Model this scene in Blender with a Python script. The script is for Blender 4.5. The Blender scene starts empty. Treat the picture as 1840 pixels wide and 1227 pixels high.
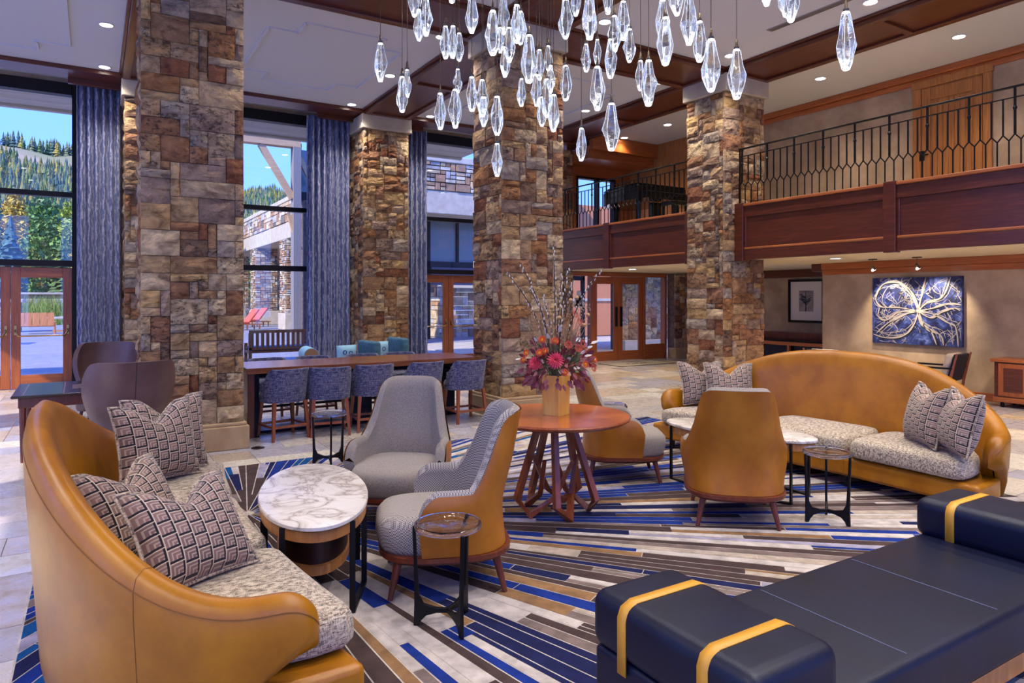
import bpy, bmesh, math, random
from mathutils import Vector, Matrix
S = bpy.context.scene
C = S.collection
PI = math.pi

# ---------------------------------------------------------------- camera, world, sun, exposure
CAM_H = 1.75
YAW = math.atan(750 / 1227)
cam_d = bpy.data.cameras.new('camera')
cam_d.sensor_width = 36.0
cam_d.lens = 1227 / 1840 * 36.0
cam_d.shift_y = -78.5 / 1840
cam_d.clip_end = 3000
cam_d.clip_start = 0.05
cam = bpy.data.objects.new('camera', cam_d)
C.objects.link(cam)
cam.location = (0, 0, CAM_H)
cam.rotation_euler = (PI / 2, 0, -YAW)
S.camera = cam

world = bpy.data.worlds.new('world')
S.world = world
world.use_nodes = True
wn = world.node_tree
wn.nodes.clear()
w_out = wn.nodes.new('ShaderNodeOutputWorld')
w_bg = wn.nodes.new('ShaderNodeBackground')
w_tc = wn.nodes.new('ShaderNodeTexCoord')
w_sep = wn.nodes.new('ShaderNodeSeparateXYZ')
w_ramp = wn.nodes.new('ShaderNodeValToRGB')
w_ramp.color_ramp.elements[0].position = 0.0
w_ramp.color_ramp.elements[0].color = (0.26, 0.52, 1.7, 1)
w_ramp.color_ramp.elements[1].position = 0.6
w_ramp.color_ramp.elements[1].color = (0.13, 0.38, 1.9, 1)
wn.links.new(w_tc.outputs['Generated'], w_sep.inputs[0])
wn.links.new(w_sep.outputs['Z'], w_ramp.inputs[0])
wn.links.new(w_ramp.outputs[0], w_bg.inputs[0])
wn.links.new(w_bg.outputs[0], w_out.inputs[0])
w_bg.inputs[1].default_value = 1.0

sun_d = bpy.data.lights.new('sun', 'SUN')
sun_d.energy = 4.0
sun_d.angle = 0.01
sun_d.color = (1.0, 0.93, 0.80)
sun = bpy.data.objects.new('sun', sun_d)
C.objects.link(sun)
sun.rotation_euler = (math.radians(52), 0, math.radians(-68))

S.view_settings.view_transform = 'Standard'
S.view_settings.look = 'None'
S.view_settings.exposure = 0.9
S.view_settings.gamma = 1.0
S.view_settings.use_curve_mapping = False
SPOT_W = 150.0       # one ceiling downlight
CRYSTAL_E = 0.26      # glow of the lit glass pendants

# ---------------------------------------------------------------- helpers
class MB:
    def __init__(s):
        s.v = []; s.f = []; s.m = []; s.uv = None
    def quad(s, pts, m=0):
        b = len(s.v); s.v += [tuple(p) for p in pts]; s.f.append(tuple(range(b, b + len(pts)))); s.m.append(m); return s
    def box(s, x0, x1, y0, y1, z0, z1, m=0):
        b = len(s.v)
        s.v += [(x0,y0,z0),(x1,y0,z0),(x1,y1,z0),(x0,y1,z0),(x0,y0,z1),(x1,y0,z1),(x1,y1,z1),(x0,y1,z1)]
        for q in ((0,3,2,1),(4,5,6,7),(0,1,5,4),(1,2,6,5),(2,3,7,6),(3,0,4,7)):
            s.f.append(tuple(b + i for i in q)); s.m.append(m)
        return s
    def bar(s, p, q, w, h, m=0, up=(0, 0, 1)):
        p = Vector(p); q = Vector(q); d = (q - p).normalized(); u = Vector(up)
        if abs(d.dot(u)) > .98: u = Vector((1, 0, 0))
        a = d.cross(u).normalized(); u = a.cross(d).normalized()
        b = len(s.v)
        for e in (p, q):
            for i, j in ((-1,-1),(1,-1),(1,1),(-1,1)):
                s.v.append(tuple(e + a * (i * w / 2) + u * (j * h / 2)))
        for f in ((3,2,1,0),(4,5,6,7),(0,1,5,4),(1,2,6,5),(2,3,7,6),(3,0,4,7)):
            s.f.append(tuple(b + i for i in f)); s.m.append(m)
        return s
    def cyl(s, p, q, r0, r1=None, n=12, m=0):
        return s.tube([p, q], [r0, r0 if r1 is None else r1], n, m)
    def tube(s, pts, r, n=8, m=0, closed=False):
        pts = [Vector(p) for p in pts]; k = len(pts)
        rr = r if isinstance(r, (list, tuple)) else [r] * k
        b = len(s.v); prev = None
        for i, p in enumerate(pts):
            if closed: d = pts[(i + 1) % k] - pts[i - 1]
            else: d = pts[min(i + 1, k - 1)] - pts[max(i - 1, 0)]
            d = d.normalized() if d.length > 1e-9 else Vector((0, 0, 1))
            if prev is None:
                u = Vector((0, 0, 1)) if abs(d.z) < .95 else Vector((1, 0, 0))
                a = d.cross(u).normalized()
            else:
                a = (prev - d * prev.dot(d)).normalized()
            prev = a; c = d.cross(a)
            for j in range(n):
                t = 2 * PI * (j + .5) / n
                s.v.append(tuple(p + (a * math.cos(t) + c * math.sin(t)) * rr[i]))
        for i in range(k if closed else k - 1):
            for j in range(n):
                i2 = (i + 1) % k
                s.f.append((b + i*n + j, b + i*n + (j+1) % n, b + i2*n + (j+1) % n, b + i2*n + j)); s.m.append(m)
        if not closed:
            s.f.append(tuple(b + j for j in range(n))[::-1]); s.m.append(m)
            s.f.append(tuple(b + (k-1)*n + j for j in range(n))); s.m.append(m)
        return s
    def lathe(s, prof, n=24, c=(0, 0, 0), m=0, sx=1, sy=1):
        b = len(s.v); k = len(prof)
        for r, z in prof:
            for j in range(n):
                t = 2 * PI * j / n
                s.v.append((c[0] + r * math.cos(t) * sx, c[1] + r * math.sin(t) * sy, c[2] + z))
        for i in range(k - 1):
            for j in range(n):
                s.f.append((b + i*n + j, b + i*n + (j+1) % n, b + (i+1)*n + (j+1) % n, b + (i+1)*n + j)); s.m.append(m)
        s.f.append(tuple(b + j for j in range(n))[::-1]); s.m.append(m)
        s.f.append(tuple(b + (k-1)*n + j for j in range(n))); s.m.append(m)
        return s
    def prism(s, poly, z0, z1, m=0):
        b = len(s.v); n = len(poly)
        s.v += [(x, y, z0) for x, y in poly] + [(x, y, z1) for x, y in poly]
        s.f.append(tuple(range(b, b + n))[::-1]); s.m.append(m)
        s.f.append(tuple(range(b + n, b + 2*n))); s.m.append(m)
        for i in range(n):
            j = (i + 1) % n
            s.f.append((b + i, b + j, b + n + j, b + n + i)); s.m.append(m)
        return s
    def grid(s, fn, nu, nv, cu=False, cv=False, m=0):
        b = len(s.v)
        for i in range(nu):
            for j in range(nv): s.v.append(tuple(fn(i, j)))
        for i in range(nu if cu else nu - 1):
            for j in range(nv if cv else nv - 1):
                i2 = (i + 1) % nu; j2 = (j + 1) % nv
                s.f.append((b + i*nv + j, b + i2*nv + j, b + i2*nv + j2, b + i*nv + j2)); s.m.append(m)
        return s
    def mesh(s, name, mats, smooth=False, angle=40):
        me = bpy.data.meshes.new(name)
        me.from_pydata(s.v, [], s.f)
        for q in (mats if isinstance(mats, (list, tuple)) else [mats]): me.materials.append(q)
        if any(s.m): me.polygons.foreach_set('material_index', s.m)
        bm = bmesh.new(); bm.from_mesh(me)
        bmesh.ops.recalc_face_normals(bm, faces=bm.faces)
        bm.to_mesh(me); bm.free()
        if smooth:
            me.polygons.foreach_set('use_smooth', [True] * len(me.polygons))
            if angle < 180: me.set_sharp_from_angle(angle=math.radians(angle))
        me.update()
        return me
    def build(s, name, mats, parent=None, smooth=False, angle=40, bev=0, seg=2, sub=0, loc=None, rz=0):
        o = bpy.data.objects.new(name, s.mesh(name, mats, smooth, angle)); C.objects.link(o)
        if parent is not None: o.parent = parent
        if loc is not None: o.location = loc
        if rz: o.rotation_euler = (0, 0, rz)
        if bev:
            m = o.modifiers.new('bevel', 'BEVEL'); m.width = bev; m.segments = seg; m.limit_method = 'ANGLE'
        if sub:
            m = o.modifiers.new('sub', 'SUBSURF'); m.levels = sub; m.render_levels = sub
        return o

def tag(o, label, cat=None, group=None, kind=None):
    o['label'] = label
    if cat: o['category'] = cat
    if group: o['group'] = group
    if kind: o['kind'] = kind
    return o
def thing(name, label, cat, loc=(0, 0, 0), rz=0, group=None, kind=None):
    o = bpy.data.objects.new(name, None); C.objects.link(o)
    o.empty_display_size = .1
    o.location = loc; o.rotation_euler = (0, 0, rz)
    return tag(o, label, cat, group, kind)
def put(name, me, parent=None, loc=(0, 0, 0), rot=(0, 0, 0), sc=(1, 1, 1)):
    o = bpy.data.objects.new(name, me); C.objects.link(o)
    if parent is not None: o.parent = parent
    o.location = loc; o.rotation_euler = rot; o.scale = sc
    return o
def clone(root, loc, rz, label=None, group=None):
    r = root.copy(); C.objects.link(r); r.location = loc; r.rotation_euler = (0, 0, rz)
    if label: r['label'] = label
    if group: r['group'] = group
    for ch in root.children:
        c = ch.copy(); C.objects.link(c); c.parent = r
        for g in ch.children:
            d = g.copy(); C.objects.link(d); d.parent = c
    return r
def sstep(a, b, x):
    t = min(1, max(0, (x - a) / (b - a))); return t * t * (3 - 2 * t)
def lin(c):
    return tuple((x / 12.92 if x <= .04045 else ((x + .055) / 1.055) ** 2.4) for x in c)
def rgb(r, g, b):
    return lin((r / 255, g / 255, b / 255))

# ---------------------------------------------------------------- materials
def nt(name):
    m = bpy.data.materials.new(name); m.use_nodes = True
    t = m.node_tree; t.nodes.clear()
    o = t.nodes.new('ShaderNodeOutputMaterial'); p = t.nodes.new('ShaderNodeBsdfPrincipled')
    t.links.new(p.outputs[0], o.inputs[0])
    return m, t, p, o
def N(t, kind, **kw):
    n = t.nodes.new('ShaderNode' + kind)
    for k, v in kw.items():
        if k.startswith('_'): setattr(n, k[1:], v)
        else: n.inputs[k].default_value = v
    return n
def c4(c): return (c[0], c[1], c[2], 1)
def ramp(t, stops, fac=None, interp='LINEAR'):
    r = t.nodes.new('ShaderNodeValToRGB'); r.color_ramp.interpolation = interp
    e = r.color_ramp.elements
    while len(e) < len(stops): e.new(0.5)
    for i, (p, c) in enumerate(stops): e[i].position = p; e[i].color = c4(c)
    if fac is not None: t.links.new(fac, r.inputs[0])
    return r
def mixc(t, a, b, fac, mode='MIX'):
    m = t.nodes.new('ShaderNodeMix'); m.data_type = 'RGBA'; m.blend_type = mode
    for i, x in ((0, fac), (6, a), (7, b)):
        if hasattr(x, 'is_linked') or isinstance(x, bpy.types.NodeSocket): t.links.new(x, m.inputs[i])
        else: m.inputs[i].default_value = x if i == 0 else c4(x)
    return m.outputs[2]
def math_(t, op, a, b=None):
    m = t.nodes.new('ShaderNodeMath'); m.operation = op
    for i, x in enumerate((a, b)):
        if x is None: continue
        if isinstance(x, bpy.types.NodeSocket): t.links.new(x, m.inputs[i])
        else: m.inputs[i].default_value = x
    return m.outputs[0]
def coords(t, world=False, scale=(1, 1, 1), rand=False):
    mp = t.nodes.new('ShaderNodeMapping'); mp.inputs['Scale'].default_value = scale
    if world: src = t.nodes.new('ShaderNodeNewGeometry').outputs['Position']
    else: src = t.nodes.new('ShaderNodeTexCoord').outputs['Object']
    if rand:
        oi = t.nodes.new('ShaderNodeObjectInfo'); va = t.nodes.new('ShaderNodeVectorMath'); va.operation = 'SCALE'
        cb = t.nodes.new('ShaderNodeCombineXYZ')
        for i in range(3): t.links.new(math_(t, 'MULTIPLY', oi.outputs['Random'], 37.0 + 11 * i), cb.inputs[i])
        ad = t.nodes.new('ShaderNodeVectorMath'); ad.operation = 'ADD'
        t.links.new(src, ad.inputs[0]); t.links.new(cb.outputs[0], ad.inputs[1]); src = ad.outputs[0]
    t.links.new(src, mp.inputs[0])
    return mp.outputs[0]
def bump(t, p, h, strength, dist=.01):
    b = t.nodes.new('ShaderNodeBump'); b.inputs['Strength'].default_value = strength; b.inputs['Distance'].default_value = dist
    t.links.new(h, b.inputs['Height']); t.links.new(b.outputs[0], p.inputs['Normal'])
def M(name, col, rough=.5, metal=0, col2=None, scale=6, stretch=(1, 1, 1), bmp=0, bscale=60, coat=0, world=False, spec=.5, emit=None, estr=0, lo=.35, hi=.65):
    m, t, p, o = nt(name)
    p.inputs['Base Color'].default_value = c4(col); p.inputs['Roughness'].default_value = rough
    p.inputs['Metallic'].default_value = metal; p.inputs['Specular IOR Level'].default_value = spec
    if coat: p.inputs['Coat Weight'].default_value = coat; p.inputs['Coat Roughness'].default_value = .12
    if col2 is not None or bmp: v = coords(t, world, stretch)
    if col2 is not None:
        n = N(t, 'TexNoise', Scale=scale, Detail=5.0, Roughness=.6); t.links.new(v, n.inputs['Vector'])
        r = ramp(t, [(lo, col), (hi, col2)], n.outputs['Fac']); t.links.new(r.outputs[0], p.inputs['Base Color'])
    if bmp:
        n2 = N(t, 'TexNoise', Scale=bscale, Detail=4.0); t.links.new(v, n2.inputs['Vector'])
        bump(t, p, n2.outputs['Fac'], bmp)
    if emit: p.inputs['Emission Color'].default_value = c4(emit); p.inputs['Emission Strength'].default_value = estr
    return m
def wood(name, a, b, rough=.35, axis=0, fine=14, coat=.2):
    st = [5.0, 5.0, 5.0]; st[axis] = .35
    m, t, p, o = nt(name)
    v = coords(t, True, tuple(st))
    n = N(t, 'TexNoise', Scale=fine * .35, Detail=6.0, Roughness=.65, Distortion=.6); t.links.new(v, n.inputs['Vector'])
    r = ramp(t, [(.30, a), (.55, tuple((x + y) / 2 for x, y in zip(a, b))), (.72, b)], n.outputs['Fac'])
    t.links.new(r.outputs[0], p.inputs['Base Color'])
    p.inputs['Roughness'].default_value = rough
    if coat: p.inputs['Coat Weight'].default_value = coat; p.inputs['Coat Roughness'].default_value = .2
    bump(t, p, n.outputs['Fac'], .08)
    return m
def stone_mat(name, cols, bst=1.0, rough=.85, gloss=.25):
    m, t, p, o = nt(name)
    oi = t.nodes.new('ShaderNodeObjectInfo')
    k = len(cols)
    base = ramp(t, [(i / k, c) for i, c in enumerate(cols)], oi.outputs['Random'], 'CONSTANT')
    v = coords(t, True, (1, 1, 1.5), True)
    n1 = N(t, 'TexNoise', Scale=5.0, Detail=8.0, Roughness=.62, Distortion=.9); t.links.new(v, n1.inputs['Vector'])
    shade = ramp(t, [(.34, (.55, .47, .42)), (.5, (1.05, 1.04, 1.0)), (.66, (1.5, 1.46, 1.34))], n1.outputs['Fac'])
    c1 = mixc(t, base.outputs[0], shade.outputs[0], 1.0, 'MULTIPLY')
    # some stones carry a dark crust with its own shape
    n2 = N(t, 'TexNoise', Scale=13.0, Detail=8.0, Roughness=.8); t.links.new(v, n2.inputs['Vector'])
    w = N(t, 'TexWhiteNoise'); w.noise_dimensions = '1D'; t.links.new(oi.outputs['Random'], w.inputs['W'])
    th = math_(t, 'MULTIPLY', math_(t, 'GREATER_THAN', w.outputs['Value'], .66), .185)
    lim = math_(t, 'ADD', th, .30)
    msk = math_(t, 'MULTIPLY', math_(t, 'SUBTRACT', lim, n2.outputs['Fac']), 14.0)
    mr = t.nodes.new('ShaderNodeClamp'); t.links.new(msk, mr.inputs[0])
    c2 = mixc(t, c1, (.035, .022, .020), math_(t, 'MULTIPLY', mr.outputs[0], .8))
    t.links.new(c2, p.inputs['Base Color'])
    p.inputs['Roughness'].default_value = rough; p.inputs['Specular IOR Level'].default_value = gloss
    n3 = N(t, 'TexNoise', Scale=9.0, Detail=9.0, Roughness=.6, Distortion=1.0); t.links.new(v, n3.inputs['Vector'])
    bump(t, p, n3.outputs['Fac'], bst, .05)
    return m
def glass_pane(name, tint=(1, 1, 1), refl=.07):
    m = bpy.data.materials.new(name); m.use_nodes = True; t = m.node_tree; t.nodes.clear()
    o = t.nodes.new('ShaderNodeOutputMaterial'); a = t.nodes.new('ShaderNodeBsdfTransparent'); g = t.nodes.new('ShaderNodeBsdfGlossy')
    a.inputs[0].default_value = c4(tint); g.inputs['Roughness'].default_value = .02
    x = t.nodes.new('ShaderNodeMixShader'); x.inputs[0].default_value = refl
    t.links.new(a.outputs[0], x.inputs[1]); t.links.new(g.outputs[0], x.inputs[2]); t.links.new(x.outputs[0], o.inputs[0])
    return m

STONE = stone_mat('ledge_stone', [rgb(*c) for c in ((172,140,100),(150,114,80),(184,154,116),(142,100,70),(166,132,92),(120,92,72),(156,130,110),(180,146,98),(146,104,76),(170,146,118),(134,110,94),(190,164,128),(154,108,68),(166,134,100),(132,84,58),(150,134,118))])
STONE_BODY = M('stone_mortar', rgb(120,98,80), .9, col2=rgb(80,62,54), scale=9, bmp=.6, bscale=20)
EXT_STONES = [M('outdoor_stone_%s' % n, rgb(*c), .9, col2=rgb(*(int(x * .72) for x in c)), scale=3, bmp=.5, bscale=14, world=True) for n, c in
              (('tan', (206,178,140)), ('brown', (172,134,102)), ('grey', (186,178,170)), ('cream', (224,210,184)), ('rust', (188,142,104)), ('dark', (126,110,98)))]
LIME = M('limestone', rgb(186,158,118), .6, col2=rgb(164,132,92), scale=3, bmp=.1, bscale=30, world=True)
LIME_PALE = M('limestone_pale', rgb(196,182,160), .6, col2=rgb(176,160,138), scale=3, bmp=.1, bscale=30, world=True)
CEIL = M('ceiling_plaster', rgb(206,206,212), .85, spec=.2)
CEIL_WARM = M('soffit_plaster', rgb(226,208,170), .85)
PLASTER = M('wall_plaster', rgb(190,166,136), .75, col2=rgb(156,132,106), scale=1.6, bmp=.08, bscale=10, world=True, spec=.3)
WOOD_DK = wood('cherry_dark', rgb(70,28,14), rgb(112,52,26), .32, 1)
WOOD_DKX = wood('cherry_dark_x', rgb(70,28,14), rgb(112,52,26), .32, 0)
WOOD_MID = wood('cherry_mid', rgb(142,70,30), rgb(184,104,48), .35, 2)
WOOD_MIDX = wood('cherry_mid_x', rgb(142,70,30), rgb(184,104,48), .35, 0)
WOOD_MIDY = wood('cherry_mid_y', rgb(150,78,36), rgb(190,110,54), .35, 1)
WOOD_PIN = wood('oak_honey', rgb(150,92,42), rgb(196,134,70), .45, 2)
WOOD_LEG = wood('walnut_red', rgb(86,34,20), rgb(128,60,34), .35, 2)
WOOD_STOOL = wood('stool_wood', rgb(120,58,34), rgb(164,90,52), .4, 2)
WOOD_BAR = wood('bar_plank', rgb(104,52,26), rgb(160,94,48), .22, 0, coat=.5)
TEAK = wood('teak', rgb(196,112,60), rgb(234,160,100), .6, 2, coat=0)
MET_BLK = M('black_metal', rgb(26,24,26), .42, .6)
MET_BRZ = M('bronze_frame', rgb(34,28,24), .45, .5)
MET_STEEL = M('brushed_bronze', rgb(120,104,84), .3, 1)
BRASS = M('brass', rgb(190,150,90), .25, 1)
PANE = glass_pane('window_glass', (.97, .99, 1.0), .05)
LEATHER = M('saffron_leather', rgb(178,114,14), .32, col2=rgb(148,88,6), scale=2.6, bmp=.10, bscale=190, spec=.45)
LEATHER_IN = M('saffron_leather_back', rgb(184,114,22), .38, col2=rgb(154,88,10), scale=3, bmp=.08, bscale=200)
SEAM = M('leather_seam', rgb(122,74,18), .6)
NAVY = M('navy_leather', rgb(11,17,44), .42, col2=rgb(8,12,32), scale=3, bmp=.10, bscale=160, spec=.35)
STRAP = M('mustard_strap', rgb(214,152,44), .45, bmp=.05, bscale=150)
STITCH = M('pale_stitch', rgb(84,90,114), .8)
BROWN_LEATHER = M('brown_leather', rgb(118,88,80), .36, col2=rgb(98,70,64), scale=3, bmp=.1, bscale=150)
CRETE = M('black_gloss', rgb(12,11,12), .12)
def fabric(name, a, b, sx=220, sy=220, rough=.9, noise=.5, c3=None):
    """woven cloth: two thread directions with uneven thread colour"""
    m, t, p, o = nt(name)
    v1 = coords(t, False, (sx, sx * .25, sx * .12)); v2 = coords(t, False, (sy * .12, sy * .25, sy))
    n1 = N(t, 'TexNoise', Scale=1.0, Detail=2.0); t.links.new(v1, n1.inputs['Vector'])
    n2 = N(t, 'TexNoise', Scale=1.0, Detail=2.0); t.links.new(v2, n2.inputs['Vector'])
    s = math_(t, 'MULTIPLY', math_(t, 'ADD', n1.outputs['Fac'], n2.outputs['Fac']), .5)
    st = [(.42, a), (.56, b)] if c3 is None else [(.40, a), (.49, b), (.58, c3)]
    r = ramp(t, st, s); t.links.new(r.outputs[0], p.inputs['Base Color'])
    p.inputs['Roughness'].default_value = rough; p.inputs['Sheen Weight'].default_value = .2
    p.inputs['Specular IOR Level'].default_value = .2
    bump(t, p, s, .35, .004)
    return m
TWEED = fabric('tweed_cushion', rgb(84,70,60), rgb(164,146,124), 420, 240, c3=rgb(206,190,166))
GREYCLOTH = fabric('grey_chair_cloth', rgb(120,109,99), rgb(154,142,130), 700, 700)
DENIM = fabric('denim_stool_cloth', rgb(50,52,82), rgb(82,84,116), 190, 90, c3=rgb(128,122,132))
def houndstooth(name):
    m, t, p, o = nt(name)
    v = coords(t, False, (1, 1, 1))
    ck = N(t, 'TexChecker', Scale=120.0); t.links.new(v, ck.inputs['Vector'])
    ck.inputs['Color1'].default_value = c4(rgb(72,64,64)); ck.inputs['Color2'].default_value = c4(rgb(206,196,184))
    n = N(t, 'TexNoise', Scale=30.0, Detail=3.0); t.links.new(v, n.inputs['Vector'])
    c = mixc(t, ck.outputs['Color'], rgb(136,126,120), .45)
    t.links.new(c, p.inputs['Base Color']); p.inputs['Roughness'].default_value = .9; p.inputs['Specular IOR Level'].default_value = .2
    return m
HOUND = houndstooth('houndstooth_cloth')
def pillow_mat(name, a, b, line, dark, n=8.0):
    m, t, p, o = nt(name)
    uv = t.nodes.new('ShaderNodeUVMap'); uv.uv_map = 'UVMap'
    sp = t.nodes.new('ShaderNodeSeparateXYZ'); t.links.new(uv.outputs[0], sp.inputs[0])
    U = math_(t, 'MULTIPLY', sp.outputs[0], n); V = math_(t, 'MULTIPLY', sp.outputs[1], n)
    # staggered blocks: every column is stepped down by a third of a block
    col = math_(t, 'FLOOR', U); V2 = math_(t, 'ADD', V, math_(t, 'MULTIPLY', col, .36))
    fx = math_(t, 'FRACT', U); fy = math_(t, 'FRACT', V2)
    row = math_(t, 'FLOOR', V2)
    d = math_(t, 'MAXIMUM', math_(t, 'SUBTRACT', 1.0, fx), fy)          # nested right angles
    rg = math_(t, 'FRACT', math_(t, 'MULTIPLY', d, 4.0))
    ring = math_(t, 'GREATER_THAN', rg, .62)
    w = N(t, 'TexWhiteNoise'); w.noise_dimensions = '2D'
    cb = t.nodes.new('ShaderNodeCombineXYZ'); t.links.new(col, cb.inputs[0]); t.links.new(row, cb.inputs[1]); t.links.new(cb.outputs[0], w.inputs['Vector'])
    base = mixc(t, a, b, w.outputs['Value'])
    c = mixc(t, base, line, math_(t, 'MULTIPLY', ring, .55))
    edge = math_(t, 'MAXIMUM', math_(t, 'GREATER_THAN', fx, .87), math_(t, 'LESS_THAN', fy, .17))
    c = mixc(t, c, dark, edge)
    e2 = math_(t, 'MAXIMUM', math_(t, 'LESS_THAN', fx, .07), math_(t, 'GREATER_THAN', fy, .93))
    c = mixc(t, c, line, e2)
    t.links.new(c, p.inputs['Base Color']); p.inputs['Roughness'].default_value = .85; p.inputs['Specular IOR Level'].default_value = .25
    p.inputs['Sheen Weight'].default_value = .2
    return m
PILLOW = pillow_mat('stepped_block_print', rgb(140,110,100), rgb(112,88,84), rgb(200,180,154), rgb(26,23,32))
FRINGE = fabric('pillow_trim', rgb(110,90,78), rgb(196,176,150), 120, 120)
def marble(name):
    m, t, p, o = nt(name)
    v = coords(t, True, (1, 1, 1))
    n = N(t, 'TexNoise', Scale=3.2, Detail=9.0, Roughness=.6, Distortion=1.4); t.links.new(v, n.inputs['Vector'])
    vein = math_(t, 'ABSOLUTE', math_(t, 'SUBTRACT', n.outputs['Fac'], .5))
    r = ramp(t, [(0.0, rgb(150,134,122)), (.02, rgb(196,184,172)), (.09, rgb(220,211,201)), (.3, rgb(206,197,189))], vein)
    t.links.new(r.outputs[0], p.inputs['Base Color']); p.inputs['Roughness'].default_value = .3
    return m
MARBLE = marble('pale_marble')
def curtain_mat(name):
    m, t, p, o = nt(name)
    v = coords(t, True, (1, 1, .55))
    wv = N(t, 'TexWave', Scale=5.2, Distortion=5.5, Detail=3.0); wv.inputs['Detail Scale'].default_value = 2.0
    t.links.new(v, wv.inputs['Vector'])
    n = N(t, 'TexNoise', Scale=26.0, Detail=5.0, Roughness=.7); t.links.new(v, n.inputs['Vector'])
    s = math_(t, 'ADD', math_(t, 'MULTIPLY', wv.outputs['Fac'], .30), math_(t, 'MULTIPLY', n.outputs['Fac'], .7))
    r = ramp(t, [(.36, rgb(84,94,136)), (.52, rgb(116,124,166)), (.66, rgb(190,190,206))], s)
    t.links.new(r.outputs[0], p.inputs['Base Color']); p.inputs['Roughness'].default_value = .75
    p.inputs['Sheen Weight'].default_value = .3
    bump(t, p, s, .25)
    return m
CURTAIN = curtain_mat('slate_curtain')
def tile_mat(name):
    m, t, p, o = nt(name)
    oi = t.nodes.new('ShaderNodeObjectInfo')
    cols = [rgb(*c) for c in ((204,192,174),(178,168,160),(194,174,148),(164,156,156),(210,200,182),(188,174,160),(174,156,138),(172,166,172))]
    base = ramp(t, [(i / len(cols), c) for i, c in enumerate(cols)], oi.outputs['Random'], 'CONSTANT')
    v = coords(t, True, (1, 1, 1), True)
    n = N(t, 'TexNoise', Scale=5.0, Detail=8.0, Roughness=.7); t.links.new(v, n.inputs['Vector'])
    k = ramp(t, [(.32, (.70, .67, .65)), (.5, (1, 1, 1)), (.7, (1.08, 1.07, 1.05))], n.outputs['Fac'])
    c = mixc(t, base.outputs[0], k.outputs[0], 1.0, 'MULTIPLY')
    t.links.new(c, p.inputs['Base Color'])
    rr = ramp(t, [(.3, (.55, .55, .55)), (.6, (.20, .20, .20))], n.outputs['Fac']); t.links.new(rr.outputs[0], p.inputs['Roughness'])
    bump(t, p, n.outputs['Fac'], .25)
    return m
TILE = tile_mat('travertine_tile')
TILE_FAR = [M('travertine_%s' % n, rgb(*c), .24, col2=rgb(*(int(v * .88) for v in c)), scale=5, world=True) for n, c in (('pale', (208,196,178)), ('grey', (170,163,164)), ('tan', (194,174,148)), ('cream', (204,194,180)), ('lilac', (178,172,178)))]
GROUT = M('grout', rgb(118,104,90), .9)
RUGC = [M('rug_' + n, rgb(*c), .95, col2=rgb(*(int(x * .82) for x in c)), scale=9, bmp=.25, bscale=160, world=True, spec=.1) for n, c in
        (('cream', (200,188,180)), ('blue', (30,52,130)), ('navy', (32,36,76)), ('brown', (76,60,58)), ('taupe', (128,110,104)),
         ('sand', (184,166,150)), ('ochre', (146,110,76)), ('teal', (24,82,140)), ('lilac', (162,154,174)), ('line', (208,196,184)))]
def crystal_mat(name):
    m, t, p, o = nt(name)
    v = coords(t, True, (1, 1, .6))
    vo = N(t, 'TexNoise', Scale=42.0, Detail=4.0, Roughness=.7); t.links.new(v, vo.inputs['Vector'])
    r = ramp(t, [(.44, (.05, .07, .10)), (.58, (.30, .34, .40)), (.70, (1.3, 1.4, 1.5))], vo.outputs['Fac'])
    p.inputs['Base Color'].default_value = (.93, .96, 1, 1); p.inputs['Roughness'].default_value = .04
    p.inputs['Transmission Weight'].default_value = 1.0; p.inputs['IOR'].default_value = 1.42
    b = t.nodes.new('ShaderNodeBump'); b.inputs['Strength'].default_value = .5; b.inputs['Distance'].default_value = .004
    t.links.new(vo.outputs['Fac'], b.inputs['Height']); t.links.new(b.outputs[0], p.inputs['Normal'])
    t.links.new(r.outputs[0], p.inputs['Emission Color']); p.inputs['Emission Strength'].default_value = .35 * CRYSTAL_E
    return m
CRYSTAL = crystal_mat('bubble_glass')
LED = M('pendant_led', (1, 1, 1), .5, emit=(1, .97, .93), estr=26 * CRYSTAL_E)
EDGE_GLOW = M('lit_glass_edge', (.9, .95, 1), .2, emit=(.86, .93, 1.0), estr=2.2 * CRYSTAL_E)
def thick_glass(name, col):
    m, t, p, o = nt(name)
    p.inputs['Base Color'].default_value = c4(col); p.inputs['Roughness'].default_value = .05
    p.inputs['Transmission Weight'].default_value = 1.0; p.inputs['IOR'].default_value = 1.45
    n = N(t, 'TexNoise', Scale=22.0, Detail=2.0); t.links.new(coords(t), n.inputs['Vector'])
    bump(t, p, n.outputs['Fac'], .35, .01)
    return m
CASTGLASS = thick_glass('cast_glass', (.93, .96, 1.0))
LAMP_DISC = M('downlight_lens', (1, 1, 1), .5, emit=(1, .93, .82), estr=9)
# ---------------------------------------------------------------- room shell
CZ = 5.86            # ceiling
BZ = 5.75            # underside of the beams
COLX = (0.43, 5.01, 9.63); COLW = 1.06; COLY = 8.42
def structure(o, label): return tag(o, label, None, None, 'structure')

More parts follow.
